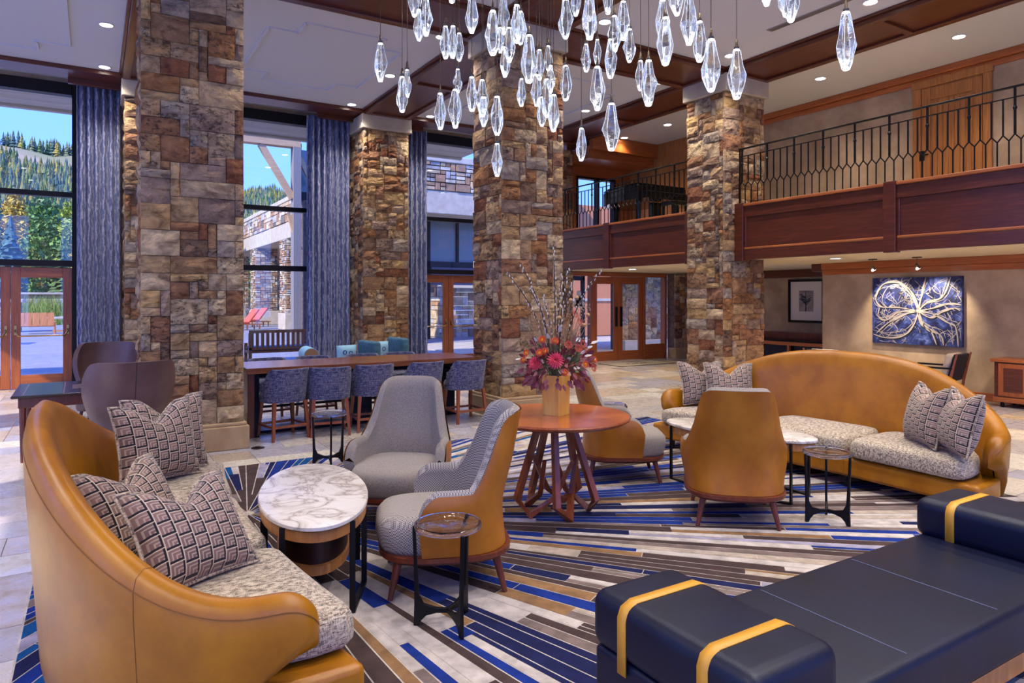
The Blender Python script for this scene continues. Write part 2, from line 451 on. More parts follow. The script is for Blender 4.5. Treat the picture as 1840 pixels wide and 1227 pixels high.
def ashlar(rng, W, H, cw, ch, ws, hs=None):
    """random ashlar: ws alone is a list of (w, h) sizes in cells"""
    nx = max(1, round(W / cw)); nz = max(1, round(H / ch)); cw = W / nx; ch = H / nz
    occ = [[False] * nx for _ in range(nz)]; out = []
    for j in range(nz):
        for i in range(nx):
            if occ[j][i]: continue
            w, h = rng.choice(ws) if hs is None else (rng.choice(ws), rng.choice(hs))
            w = min(w, nx - i); h = min(h, nz - j)
            k = 1
            while k < w and not occ[j][i + k]: k += 1
            w = k
            for a in range(h):
                for b in range(w): occ[j + a][i + b] = True
            out.append((i * cw, j * ch, w * cw, h * ch))
    return out
def rough_stone_mesh(rng, d):
    """unit-size split-face stone, front towards -y"""
    xs = (0, .05, .5, .95, 1); n = 4
    gx = (0.0, .34, .67, 1.0); mb = MB()
    V = {}
    def vid(p):
        mb.v.append(p); return len(mb.v) - 1
    F = [[None] * n for _ in range(n)]; B = [[None] * n for _ in range(n)]
    for i in range(n):
        for j in range(n):
            e = i in (0, 3) or j in (0, 3)
            y = -d * (rng.uniform(.55, .8) if e else rng.uniform(.85, 1.15))
            jx = 0 if i in (0, 3) else rng.uniform(-.08, .08); jz = 0 if j in (0, 3) else rng.uniform(-.08, .08)
            F[i][j] = vid((gx[i] + jx, y, gx[j] + jz))
    ring = [(0, 0), (3, 0), (3, 3), (0, 3)]
    bk = [vid((gx[a], .0, gx[b])) for a, b in ring]
    for i in range(3):
        for j in range(3):
            mb.f.append((F[i][j], F[i+1][j], F[i+1][j+1], F[i][j+1])); mb.m.append(0)
    sides = ([F[i][0] for i in range(4)], [F[3][j] for j in range(4)], [F[i][3] for i in (3, 2, 1, 0)], [F[0][j] for j in (3, 2, 1, 0)])
    for k, sd in enumerate(sides):
        mb.f.append(tuple(sd[::-1]) + (bk[k], bk[(k + 1) % 4])); mb.m.append(0)
    mb.f.append((bk[0], bk[3], bk[2], bk[1])); mb.m.append(0)
    return mb.mesh('split_face_stone', STONE)
rs = random.Random(11)
STONES = [rough_stone_mesh(rs, .07) for _ in range(14)]
def stone_face(parent, rng, org, W, z0, H, face, sets=(((2,1),(3,1),(3,2),(3,2),(4,2),(5,2),(2,2),(2,2),(4,1),(5,3),(4,3),(1,2),(1,1),(6,2),(3,3)),), cell=(.096, .095), gap=.005):
    """lay single stones on a face; face '-y' or '-x'; org is the min corner of the face in the parent's frame"""
    for x, z, w, h in ashlar(rng, W, H, cell[0], cell[1], *sets):
        me = rng.choice(STONES); dd = rng.uniform(.8, 1.25)
        if face == '-y': put('stone', me, parent, (org[0] + x, org[1], z0 + z), (0, 0, 0), (w - gap, dd, h - gap))
        else: put('stone', me, parent, (org[0], org[1] + W - x, z0 + z), (0, 0, -PI / 2), (w - gap, dd, h - gap))
def column(name, x, y, w, d, seed, label, cap=True, sides=True):
    rng = random.Random(seed)
    t = thing(name, label, 'column', (x, y, 0))
    MB().box(.07, w, .07, d, .3, 5.5).build('core', STONE_BODY, t)
    b = MB().box(-.05, w + .05, -.05, d + .05, 0, .27).box(-.025, w + .025, -.025, d + .025, .27, .31)
    b.build('base', LIME, t, bev=.012)
    MB().box(-.05, w + .05, -.05, d + .05, 5.46, BZ + .02).build('cap', LIME_PALE, t, bev=.015)
    stone_face(t, rng, (0.0, .07), w, .31, 5.15, '-y')
    stone_face(t, rng, (.07, .075), d - .075, .31, 5.15, '-x', (((3,2),(4,2),(2,2),(3,1),(5,3),(5,2),(2,1),(4,3)),))
    return t
column('stone_column', COLX[0], COLY, COLW, .96, 1, 'broad split-face stone column behind the gold sofa at left')
column('stone_column', COLX[1], COLY, COLW, .96, 2, 'central split-face stone column behind the flower vase')
column('stone_column', COLX[2], COLY, COLW, .96, 3, 'split-face stone column joined to the wooden balcony')
column('stone_pilaster', COLX[0] + .04, 14.4, COLW, 1.52, 4, 'stone pier at the windows half hidden behind the left column')
column('stone_pilaster', COLX[1], 14.4, COLW, 1.52, 5, 'stone pier between two curtained windows')

# floor of loose-laid travertine tiles
fl = MB().box(-7, 16.5, -5, 16.15, -.3, -.004).build('floor', GROUT); structure(fl, 'travertine tile floor of the lobby')
rt = random.Random(5)
tm = MB().box(0, 1, 0, 1, -.02, 0)
TILE_ME = tm.mesh('floor_tile', TILE)
cand = []
for x, y, w, h in ashlar(rt, 19.6, 17.0, .41, .41, (1, 2, 2, 3), (1, 1, 2)):
    X = -3.4 + x; Y = -.9 + y
    if X > .1 and X + w < 6.5 and Y > .6 and Y + h < 7.1: continue
    cx, cy = X + w / 2, Y + h / 2
    z = cx * math.sin(YAW) + cy * math.cos(YAW); r = cx * math.cos(YAW) - cy * math.sin(YAW)
    vis = z > 1.5 and abs(r / z) < .80
    cand.append((z if vis else 100 + z, X, Y, w, h))
cand.sort()
rest = MB()
for i, (z, X, Y, w, h) in enumerate(cand):
    if i < 300: put('tile', TILE_ME, fl, (X + .003, Y + .003, rt.uniform(-.0005, .001)), (0, 0, 0), (w - .006, h - .006, 1))
    else: rest.box(X + .003, X + w - .003, Y + .003, Y + h - .003, -.02, 0, rt.randrange(5))
ro = rest.build('tile_field', TILE_FAR, fl); ro['kind'] = 'stuff'

ceil = MB().box(-7, 16.5, -5, 14.95, CZ, CZ + .25).build('ceiling', CEIL); structure(ceil, 'smooth pale lavender plaster ceiling')
pk = MB().box(-7, 9.7, 14.95, 16.2, 6.05, 6.17).build('ceiling_pocket', CEIL); structure(pk, 'white curtain pocket over the windows')

def beam_x(n, x0, x1, y0, y1, z=BZ):
    b = MB().box(x0, x1, y0 + .1, y1 - .1, z + .04, CZ)
    for a, c in ((y0, y0 + .13), (y1 - .13, y1)): b.box(x0, x1, a, c, z, CZ)
    b.box(x0, x1, y0 - .05, y0, z + .07, CZ).box(x0, x1, y1, y1 + .05, z + .07, CZ)
    for e in (x0, x1 - .12): b.box(e, e + .12, y0 + .13, y1 - .13, z, z + .06)
    o = b.build('trim_%d' % n, WOOD_DKX, bev=.008); return structure(o, 'dark cherry ceiling beam between the columns')
def beam_y(n, y0, y1, x0, x1, z=BZ):
    b = MB().box(x0 + .1, x1 - .1, y0, y1, z + .04, CZ)
    for a, c in ((x0, x0 + .13), (x1 - .13, x1)): b.box(a, c, y0, y1, z, CZ)
    b.box(x0 - .05, x0, y0, y1, z + .07, CZ).box(x1, x1 + .05, y0, y1, z + .07, CZ)
    k = max(1, round((y1 - y0) / 2.6))
    for i in range(k + 1):
        e = y0 + (y1 - y0 - .12) * i / k; b.box(x0 + .13, x1 - .13, e, e + .12, z, z + .06)
    o = b.build('trim_%d' % n, WOOD_DK, bev=.008); return structure(o, 'dark cherry ceiling beam running to the window wall')
xs = [-4.15] + list(COLX)
tn = 1
for i in range(3):
    beam_x(tn, xs[i] + COLW, xs[i + 1], COLY, COLY + COLW); tn += 1
beam_x(tn, -7, xs[0] + COLW, COLY, COLY + COLW); tn += 1
for x in COLX:
    beam_y(tn, COLY + COLW, 14.38, x, x + COLW); tn += 1
    beam_y(tn, COLY, COLY + COLW, x, x + COLW); tn += 1
    beam_y(tn, -5, COLY, x, x + COLW); tn += 1
band = MB().box(-7, 9.63, 14.38, 14.95, 5.80, CZ).box(-7, 9.63, 14.36, 14.46, 5.78, CZ)
structure(band.build('trim_%d' % tn, WOOD_DKX, bev=.006), 'dark cherry band in front of the curtain pocket'); tn += 1
# boxed returns beside the piers
for x in COLX[:2]:
    structure(MB().box(x - .85, x + COLW + .6, 14.95, 15.05, 5.70, 6.05).build('trim_%d' % tn, WOOD_DKX, bev=.006), 'dark cherry pelmet above the curtain'); tn += 1

# stepped ceiling mouldings
def moulding(x0, x1, y0, y1, n):
    s = .45
    p = [(x0 + s, y0), (x1 - s, y0), (x1 - s, y0 + s), (x1, y0 + s), (x1, y1 - s), (x1 - s, y1 - s), (x1 - s, y1), (x0 + s, y1), (x0 + s, y1 - s), (x0, y1 - s), (x0, y0 + s), (x0 + s, y0 + s)]
    b = MB()
    for i in range(len(p)):
        a, c = p[i], p[(i + 1) % len(p)]
        b.bar((a[0], a[1], CZ - .012), (c[0], c[1], CZ - .012), .05, .028)
    structure(b.build('trim_%d' % n, CEIL), 'stepped plaster moulding on the ceiling')
moulding(-3.0, -.35, 10.3, 13.7, tn); moulding(2.25, 4.4, 10.3, 13.4, tn + 1); moulding(6.8, 9.0, 10.3, 13.6, tn + 2); tn += 3

# window wall
WY = 16.0
BAYS = ((-2.44, -.28), (2.15, 4.40), (6.75, 8.95))
ww = MB()
edges = [-7] + [e for b in BAYS for e in b] + [9.7]
for i in range(0, len(edges), 2): ww.box(edges[i], edges[i + 1], WY, WY + .25, 0, 6.17)
for b in BAYS: ww.box(b[0], b[1], WY, WY + .25, 5.95, 6.17)
structure(ww.build('wall_window', PLASTER), 'window wall behind the curtains')
def window(n, x0, x1, door, label):
    t = thing('window_%d' % n, label, None, (0, 0, 0), kind='structure')
    f = .10
    MB().box(x0, x0 + f, WY - .06, WY + .14, 0 if not door else 0, 5.95).build('jamb', MET_BRZ, t, bev=.006)
    MB().box(x1 - f, x1, WY - .06, WY + .14, 0, 5.95).build('jamb', MET_BRZ, t, bev=.006)
    MB().box(x0 + f, x1 - f, WY - .08, WY + .14, 5.72, 5.95).build('head', MET_BRZ, t, bev=.006)
    MB().box(x0 + f, x1 - f, WY - .05, WY + .12, 3.72, 3.82).build('mullion', MET_BRZ, t, bev=.006)
    MB().box(x0 + f, x1 - f, WY - .05, WY + .12, 2.36, 2.48).build('mullion', MET_BRZ, t, bev=.006)
    MB().box(x0 + f, x1 - f, WY + .03, WY + .045, 3.82, 5.72).build('pane', PANE, t)
    MB().box(x0 + f, x1 - f, WY + .03, WY + .045, 2.48, 3.72).build('pane', PANE, t)
    if not door:
        MB().box(x0 + f, x1 - f, WY + .03, WY + .045, .12, 2.36).build('pane', PANE, t)
        MB().box(x0 + f, x1 - f, WY - .06, WY + .12, 0, .12).build('sill', MET_BRZ, t, bev=.006)
    return t
def door_leaf(parent, x0, x1, y, z1, hinge, glass=PANE, bar='push', rail=.20):
    s = .15; b = MB()
    b.box(x0, x0 + s, y, y + .05, .01, z1).box(x1 - s, x1, y, y + .05, .01, z1)
    leaf = b.build('leaf', WOOD_MID, parent, bev=.006)
    MB().box(x0 + s, x1 - s, y, y + .05, .01, .01 + rail + .06).box(x0 + s, x1 - s, y, y + .05, z1 - rail, z1).build('rail', WOOD_MIDX, leaf, bev=.006)
    MB().box(x0 + s, x1 - s, y + .02, y + .03, .27, z1 - rail).build('pane', glass, leaf)
    if bar == 'push':
        h = 1.02
        p = MB().tube([(x0 + .07, y - .01, h + .12), (x0 + .07, y - .06, h + .08), (x0 + .12, y - .08, h), (x0 + .2, y - .09, h), (x1 - .2, y - .09, h), (x1 - .12, y - .08, h), (x1 - .07, y - .06, h + .08), (x1 - .07, y - .01, h + .12)], .015, 8)
        p.box(x0 + .05, x0 + .09, y - .02, y, h + .02, h + .2).box(x1 - .09, x1 - .05, y - .02, y, h + .02, h + .2)
        p.build('push_bar', BRASS, leaf, smooth=True)
    elif bar:
        xx = x1 - .085 if hinge < 0 else x0 + .085
        MB().box(xx - .03, xx + .03, y - .045, y - .005, .95, 1.5).box(xx - .02, xx + .02, y - .01, y, .98, 1.47).build('pull_plate', MET_BRZ, leaf, bev=.004)
    return leaf
def double_door(n, x0, x1, label):
    t = thing('door_%d' % n, label, None, (0, 0, 0), kind='structure')
    m = (x0 + x1) / 2
    door_leaf(t, x0, m - .004, WY + .02, 2.34, -1); door_leaf(t, m + .004, x1, WY + .02, 2.34, 1)
    return t
window(1, *BAYS[0], True, 'tall black-framed window over the left glass doors'); window(2, *BAYS[1], False, 'tall black-framed window behind the bar table'); window(3, *BAYS[2], True, 'tall black-framed window beside the central column')
double_door(1, BAYS[0][0] + .1, BAYS[0][1] - .1, 'glazed cherry double doors opening to the patio'); double_door(2, BAYS[2][0] + .1, BAYS[2][1] - .1, 'glazed cherry double doors right of the bar table')

def curtain(x0, x1, folds, label, seed):
    rng = random.Random(seed); ph = [rng.uniform(-.5, .5) for _ in range(40)]
    nu = folds * 10 + 1; nv = 14
    def fn(i, j):
        u = i / (nu - 1); v = j / (nv - 1)
        a = u * folds * 2 * PI
        k = int(u * folds)
        y = 15.28 + .085 * math.sin(a + .35 * math.sin(3 * v + ph[k])) + .012 * math.sin(a * 2.1 + 5 * v)
        x = x0 + (x1 - x0) * u + .018 * math.sin(a * 2 + 1 + v)
        return (x, y, .02 + v * 5.78)
    o = MB().grid(fn, nu, nv).build('curtain', CURTAIN, smooth=True, angle=180)
    s = o.modifiers.new('solid', 'SOLIDIFY'); s.thickness = .006
    return tag(o, label, 'curtain', 'slate blue window curtains')
curtain(-.30, .42, 6, 'slate blue patterned curtain beside the left patio doors', 1)
curtain(4.02, 4.97, 7, 'slate blue curtain left of the stone pier behind the bar', 2)
curtain(6.11, 6.90, 6, 'slate blue curtain right of the stone pier behind the bar', 3)
curtain(1.57, 2.25, 6, 'slate blue curtain behind the broad left column', 4)

# left and rear walls of the hall, with their own tall openings
lw = MB()
for y0, y1 in ((-5, -4), (-.6, .6), (4.2, 5.4), (9, 10.2), (14, 16.25)): lw.box(-7.25, -7, y0, y1, 0, 6.17)
lw.box(-7.25, -7, -5, 16.25, 5.6, 6.17)
structure(lw.build('wall_left', PLASTER), 'left wall of the hall with tall openings')
rw = MB()
for x0, x1 in ((-7, -5.5), (-2.5, -1.3), (1.7, 2.9), (5.9, 7.1), (10.1, 12.9)): rw.box(x0, x1, -5.25, -5, 0, 6.17)
rw.box(-7, 12.9, -5.25, -5, 5.4, 6.17)
structure(rw.build('wall_rear', PLASTER), 'rear wall of the hall with tall openings')

# balcony
BX = 9.89; FB = 2.41; FT = 3.43
slab = MB().box(BX + .10, 15.1, -5, 14.36, 2.62, 3.38).box(10.75, 15.1, 14.36, 14.7, 2.62, 3.38).build('floor_balcony', CEIL_WARM); structure(slab, 'balcony floor slab')
sof = MB().box(BX + .08, 12.9, -5, 14.36, 2.46, 2.62).box(10.75, 12.9, 14.36, 14.7, 2.46, 2.62).box(12.9, 15.1, 8.74, 14.7, 2.46, 2.62).build('ceiling_soffit', CEIL_WARM); structure(sof, 'cream soffit under the balcony')
def fascia(y0, y1, posts, label):
    t = thing('balcony_front', label, 'balcony', (0, 0, 0))
    MB().box(BX + .05, BX + .10, y0, y1, FB + .02, FT - .02).build('backing', WOOD_DK, t)
    for a, b in zip(posts[:-1], posts[1:]):
        MB().box(BX - .005, BX + .05, a + .09, b - .09, FB + .20, FB + .24).build('lower_rail', WOOD_MIDY, t, bev=.012)
        MB().box(BX + .0, BX + .05, a + .09, b - .09, FB + .02, FB + .20).build('bottom_board', WOOD_DK, t, bev=.006)
        MB().box(BX + .03, BX + .055, a + .09, b - .09, FB + .24, FT - .24).build('panel', WOOD_DK, t, bev=.004)
        MB().box(BX + .005, BX + .05, a + .09, a + .13, FB + .24, FT - .24).box(BX + .005, BX + .05, b - .13, b - .09, FB + .24, FT - .24).build('panel_stile', WOOD_DK, t, bev=.01)
        MB().box(BX - .0, BX + .05, a + .09, b - .09, FT - .24, FT - .05).build('top_board', WOOD_DK, t, bev=.006)
        MB().box(BX - .03, BX + .16, a + .09, b - .09, FT - .05, FT).build('cap_rail', WOOD_MIDY, t, bev=.012)
    for p in posts:
        if y0 - .05 <= p <= y1 + .05: MB().box(BX - .04, BX + .10, max(y0, p - .09), min(y1, p + .09), FB - .0, FT + .012).build('post', WOOD_DK, t, bev=.008)
    return t
fascia(-5, COLY - .0, (-5.2, -2.5, .2, 2.9, 5.61, 8.33), 'panelled cherry balcony front above the painting')
fascia(COLY + 1.04, 14.36, (9.55, 12.06, 14.34), 'panelled cherry balcony front above the entrance doors')
s_ = .1335
pl_ = MB()
pl_.bar((0, 0, .40), (0, 0, .87), .017, .017)
pl_.bar((0, 0, .40), (0, -s_ / 2, .32), .014, .014).bar((0, 0, .40), (0, s_ / 2, .32), .014, .014).bar((0, s_ / 2, 0), (0, s_ / 2, .32), .014, .014)
BAL_ME = pl_.mesh('baluster', MET_BLK)
ps_ = MB()
ps_.bar((0, 0, .40), (0, 0, .99), .024, .024)
ps_.bar((0, 0, .40), (0, -s_ / 2, .32), .014, .014).bar((0, 0, .40), (0, s_ / 2, .32), .014, .014).bar((0, s_ / 2, 0), (0, s_ / 2, .32), .014, .014)
ps_.lathe([(.012, .70), (.022, .715), (.026, .73), (.022, .745), (.012, .76)], 8)
POST_ME = ps_.mesh('railing_post', MET_BLK)
def railing(y0, y1, label):
    t = thing('iron_railing', label, 'railing', (BX + .06, 0, FT))
    MB().box(-.022, .022, y0, y1, .985, 1.01).build('top_rail', MET_BLK, t, bev=.004)
    MB().box(-.009, .009, y0, y1, .855, .87).build('second_rail', MET_BLK, t)
    n = int((y1 - y0) / s_)
    for i in range(n):
        y = y1 - .07 - i * s_
        if i % 4 == 0: put('post', POST_ME, t, (0, y, 0))
        else: put('baluster', BAL_ME, t, (0, y, 0))
    MB().bar((0, y1 - .02, 0), (0, y1 - .02, 1.0), .024, .024).build('end_post', MET_BLK, t)
railing(1.6, COLY - .02, 'black iron balcony railing above the painting')
railing(COLY + 1.04, 14.36, 'black iron balcony railing in front of the grand piano')

WX = 12.9
wl = MB().box(WX, WX + .2, -5, 8.74, 0, 2.62).build('wall_gallery', PLASTER); structure(wl, 'taupe plaster wall with the blue painting')
structure(MB().box(WX - .05, WX, -5, 8.74, 2.33, 2.46).box(WX - .02, WX, -5, 8.74, 2.22, 2.33).build('trim_%d' % tn, WOOD_MIDY, bev=.01), 'cherry crown moulding under the balcony'); tn += 1
structure(MB().box(WX - .02, WX, -5, 8.74, 0, .14).build('baseboard_gallery', WOOD_MIDY, bev=.005), 'cherry baseboard under the painting')
structure(MB().box(15.1, 15.3, 8.0, 14.9, 0, 2.62).build('wall_recess', PLASTER), 'taupe wall behind the framed tree print')
structure(MB().box(15.0, 15.1, 8.0, 14.7, 2.26, 2.46).build('trim_%d' % tn, WOOD_DK, bev=.01), 'dark crown moulding in the recess'); tn += 1
structure(MB().box(WX, 15.1, 8.74, 9.0, 2.30, 2.46).build('trim_%d' % tn, WOOD_DKX, bev=.01), 'dark beam across the recess'); tn += 1
uw = MB().box(WX, WX + .2, -5, 10.8, 3.38, CZ).build('wall_upper', PLASTER); structure(uw, 'taupe plaster wall of the upper gallery')
structure(MB().box(WX - .10, WX, -5, 10.8, CZ - .12, CZ).box(WX - .05, WX, -5, 10.8, CZ - .22, CZ - .12).build('trim_%d' % tn, WOOD_MIDY, bev=.015), 'cherry crown moulding of the upper gallery'); tn += 1
up = MB().box(WX, WX + .2, 10.8, 14.9, 3.38, CZ).build('wall_panelled', WOOD_PIN); structure(up, 'honey wood panelled wall behind the piano')
for k in range(6):
    y = 10.9 + k * .56
    MB().box(WX - .02, WX + .0, y, y + .50, 3.5, 5.4).build('panel', WOOD_PIN, up, bev=.01)
dt = thing('door_3', 'honey wood door on the upper gallery', None, (0, 0, 0), kind='structure')
MB().box(WX - .05, WX, 5.58, 5.72, 3.38, 5.56).build('casing', WOOD_PIN, dt, bev=.01)
MB().box(WX - .05, WX, 6.74, 6.88, 3.38, 5.56).build('casing', WOOD_PIN, dt, bev=.01)
MB().box(WX - .06, WX, 5.56, 6.90, 5.56, 5.70).build('head_casing', WOOD_PIN, dt, bev=.01)
lf = MB().box(WX - .015, WX + .02, 5.72, 6.74, 3.38, 5.56).build('leaf', WOOD_PIN, dt)
for k in range(7): MB().box(WX - .03, WX - .012, 5.90 + k * .094, 5.985 + k * .094, 3.6, 5.30).build('plank', WOOD_PIN, lf, bev=.006)
MB().box(WX - .035, WX - .01, 5.73, 5.88, 3.4, 5.54).box(WX - .035, WX - .01, 6.58, 6.73, 3.4, 5.54).box(WX - .035, WX - .01, 5.88, 6.58, 5.32, 5.54).build('door_frame', WOOD_PIN, lf, bev=.008)
MB().bar((WX - .06, 6.72, 4.34), (WX - .06, 6.60, 4.34), .02, .02).box(WX - .05, WX - .03, 6.68, 6.76, 4.24, 4.42).build('handle', MET_BLK, lf)

# far wall of the upper gallery with its window
fw = MB().box(10.69, 11.0, 14.7, 14.9, 3.38, CZ).box(12.35, 15.1, 14.7, 14.9, 3.38, CZ).box(11.0, 12.35, 14.7, 14.9, 5.02, CZ).box(11.0, 12.35, 14.7, 14.9, 3.38, 3.6)
structure(fw.build('wall_end', WOOD_MIDX), 'wood clad end wall of the upper gallery')
wt = thing('window_4', 'upper gallery window behind the piano', None, (0, 0, 0), kind='structure')
for x in (11.0, 11.72, 12.29): MB().box(x, x + .06, 14.68, 14.86, 3.6, 5.02).build('jamb', MET_BRZ, wt)
MB().box(11.06, 12.29, 14.68, 14.86, 4.96, 5.02).build('head', MET_BRZ, wt)
MB().box(11.06, 12.29, 14.76, 14.77, 3.6, 4.96).build('pane', PANE, wt)
structure(MB().box(10.69, WX, 13.75, 14.7, 5.30, 5.62).box(10.69, WX, 13.6, 13.75, 5.5, CZ).build('trim_%d' % tn, WOOD_MIDX, bev=.015), 'cherry soffit box at the end of the gallery'); tn += 1
pier = thing('stone_pilaster', 'stone pier seen beside the central column under the beams', 'column', (9.63, 14.4, 0))
MB().box(.05, 1.05, .05, .28, 0, 5.5).build('core', STONE_BODY, pier)
stone_face(pier, random.Random(77), (0, .07), 1.06, .0, 5.6, '-y')

# entrance doors under the balcony
EY = 14.7
ew = MB().box(10.69, 15.1, EY, EY + .2, 2.42, 2.62).box(15.0, 15.3, EY, EY + .2, 0, 2.62)
structure(ew.build('wall_entrance', WOOD_MIDX), 'wooden wall over the entrance doors')
et = thing('door_4', 'glazed wooden entrance doors with sidelights under the balcony', None, (0, 0, 0), kind='structure')
for x in (10.70, 11.48, 13.36, 14.18): MB().box(x, x + .08, EY - .04, EY + .14, 0, 2.34).build('frame_post', WOOD_MID, et, bev=.006)
MB().box(10.69, 14.26, EY - .05, EY + .14, 2.34, 2.44).build('frame_head', WOOD_MIDX, et, bev=.006)
door_leaf(et, 11.56, 12.455, EY, 2.33, -1, PANE, 'pull'); door_leaf(et, 12.465, 13.36, EY, 2.33, 1, PANE, 'pull')
for x0, x1 in ((10.78, 11.48), (13.44, 14.18)):
    MB().box(x0, x1, EY, EY + .06, 0, .42).build('kick_panel', WOOD_MIDX, et, bev=.006)
    MB().box(x0, x1, EY + .02, EY + .03, .42, 2.34).build('pane', PANE, et)
# etched emblem on the sidelight: two rounded lobes above a wide bell
EMB = M('etched_white', rgb(214,222,232), .8)
em = MB()
for dx, dz, r in ((0, .17, .055), (-.05, .08, .055), (.05, .08, .055), (-.075, -.02, .06), (.075, -.02, .06), (0, -.02, .06), (0, .05, .07), (-.05, -.07, .045), (.05, -.07, .045)):
    pts = [(11.10 + 1.45 * (dx + r * math.cos(a * PI / 10)), 1.62 + 1.45 * (dz + r * math.sin(a * PI / 10))) for a in range(20)]
    em.quad([(x, EY + .018, z) for x, z in pts])
em.build('emblem', EMB, et)
jp = thing('stone_pilaster', 'stone pier right of the entrance doors', 'column', (14.30, EY - .36, 0))
MB().box(0, .76, .06, .33, 0, 2.45).build('core', STONE_BODY, jp)
MB().box(-.03, .78, -.04, .3, 0, .3).build('base', LIME, jp, bev=.01)
stone_face(jp, random.Random(9), (0, .06), .76, .3, 2.15, '-y', ((2, 3, 4), (2, 2, 3)))
# vestibule behind the doors
vw = thing('vestibule_wall', 'stone wall seen through the right entrance door', 'wall', (15.0, 17.6, 0))
MB().box(0, 3.4, .1, .5, 0, 2.74).build('core', STONE_BODY, vw)
stone_face(vw, random.Random(21), (0, .1), 3.4, .0, 2.72, '-y', ((2, 3, 4, 4), (2, 2, 3)), (.14, .12))
MB().box(0, 3.4, -.25, .05, 0, .32).build('ledge', LIME_PALE, vw, bev=.01)
vf = thing('vestibule_frame', 'dark metal outer door frame behind the left entrance door', 'door frame', (0, 0, 0))
for x in (11.9, 12.62, 13.2): MB().box(x, x + .09, 17.3, 17.42, 0, 2.6).build('post', NAVY, vf)
MB().box(11.9, 13.29, 17.3, 17.42, 2.3, 2.6).build('head', NAVY, vf)
MB().box(11.9, 13.29, 17.3, 17.42, 0, .35).build('kick_panel', NAVY, vf)
structure(MB().box(10.72, 18.4, 14.9, 20, 2.75, 2.95).build('ceiling_vestibule', CEIL_WARM), 'vestibule ceiling')
structure(MB().box(9.8, 24, 16.26, 24, -.3, -.002).build('floor_vestibule', LIME_PALE), 'pale stone floor beyond the entrance')
# ---------------------------------------------------------------- lamps
def downlight(x, y, z, power, col=(1.0, .93, .85)):
    t = thing('recessed_downlight', 'x', 'ceiling light', (x, y, z), group='recessed ceiling downlights')
    MB().lathe([(.105, -.002), (.105, -.010), (.088, -.012), (.084, .0)], 24).build('trim_ring', CEIL, t, smooth=True)
    MB().lathe([(.082, -.010), (.082, -.006)], 20).build('lens', LAMP_DISC, t)
    if power:
        d = bpy.data.lights.new('downlight', 'SPOT'); d.energy = power; d.color = col; d.spot_size = math.radians(125); d.spot_blend = .9; d.shadow_soft_size = .08
        o = bpy.data.objects.new('downlight_beam', d); C.objects.link(o); o.parent = t; o.location = (0, 0, -.03)
    return t
LX = (-4.4, -1.9, .15, 2.6, 4.66, 6.48, 9.2)
DL = {}
for x, y, lab in ((.15, 11.95, 'recessed downlight in the left ceiling, nearer of two'), (.15, 14.15, 'recessed downlight in the left ceiling beside the curtain'),
                  (4.66, 14.15, 'recessed downlight above the curtain left of the pier'), (4.66, 11.95, 'recessed downlight left of the blue-lit beam, middle one'),
                  (6.48, 14.15, 'recessed downlight right of the pier near the window'), (6.48, 7.95, 'recessed downlight among the pendants right of the central column'),
                  (9.2, 7.95, 'recessed downlight left of the balcony column top'), (9.2, 9.65, 'recessed downlight beyond the beam, left of the balcony column'),
                  (9.2, 11.95, 'recessed downlight beyond the beam above the piano railing'), (11.6, 11.9, 'small recessed downlight over the piano, nearer one'),
                  (11.6, 14.0 - .55, 'small recessed downlight over the piano, farther one'), (9.2, 5.5, 'recessed downlight at the top edge beside the long beam'),
                  (11.6, 5.5, 'recessed downlight over the gallery railing at upper right'), (11.6, 7.9, 'recessed downlight over the gallery beside the column'),
                  (4.66, 9.75, 'recessed downlight behind the pendant pair at left')):
    d = downlight(x, y, CZ, SPOT_W * (.3 if y > 13 and x > 11 else .55 if x > 11 else 1), (1, .84, .66) if x > 11 else (1.0, .93, .85)); d['label'] = lab
for x in (-4.4, -1.9, .6, 2.9, 4.3, 6.6, 9.2):  # unseen downlights added as room fill, rear rows stronger for frontal light
    for y in (-2.6, .2, 3.0, 5.6):
        if x == 9.2 and y > 5: continue
        d = downlight(x, y, CZ, SPOT_W * (1.4 if y < 1 else 1)); d['label'] = 'added fill downlight in the unseen ceiling over the seating area'
for x in (-1.9, 2.6):  # two more unseen downlights added to the fill grid
    d = downlight(x, 8.0, CZ, SPOT_W); d['label'] = 'added fill downlight out of view before the left column row'
for y in (-1.0, 2.0, 4.4, 7.4, 10.2, 12.8):
    d = downlight(11.3, y, 2.46, SPOT_W * .9, (1, .82, .62)); d['label'] = 'recessed downlight in the soffit under the balcony'

d = downlight(15.6, 16.3, 2.75, SPOT_W * .9, (1, .82, .62)); d['label'] = 'added downlight warming the vestibule behind the entrance doors'  # lamp added to warm the stone behind the door glass
d = downlight(12.4, 15.9, 2.75, SPOT_W * .5); d['label'] = 'added downlight behind the left entrance door'  # second lamp added to light the vestibule
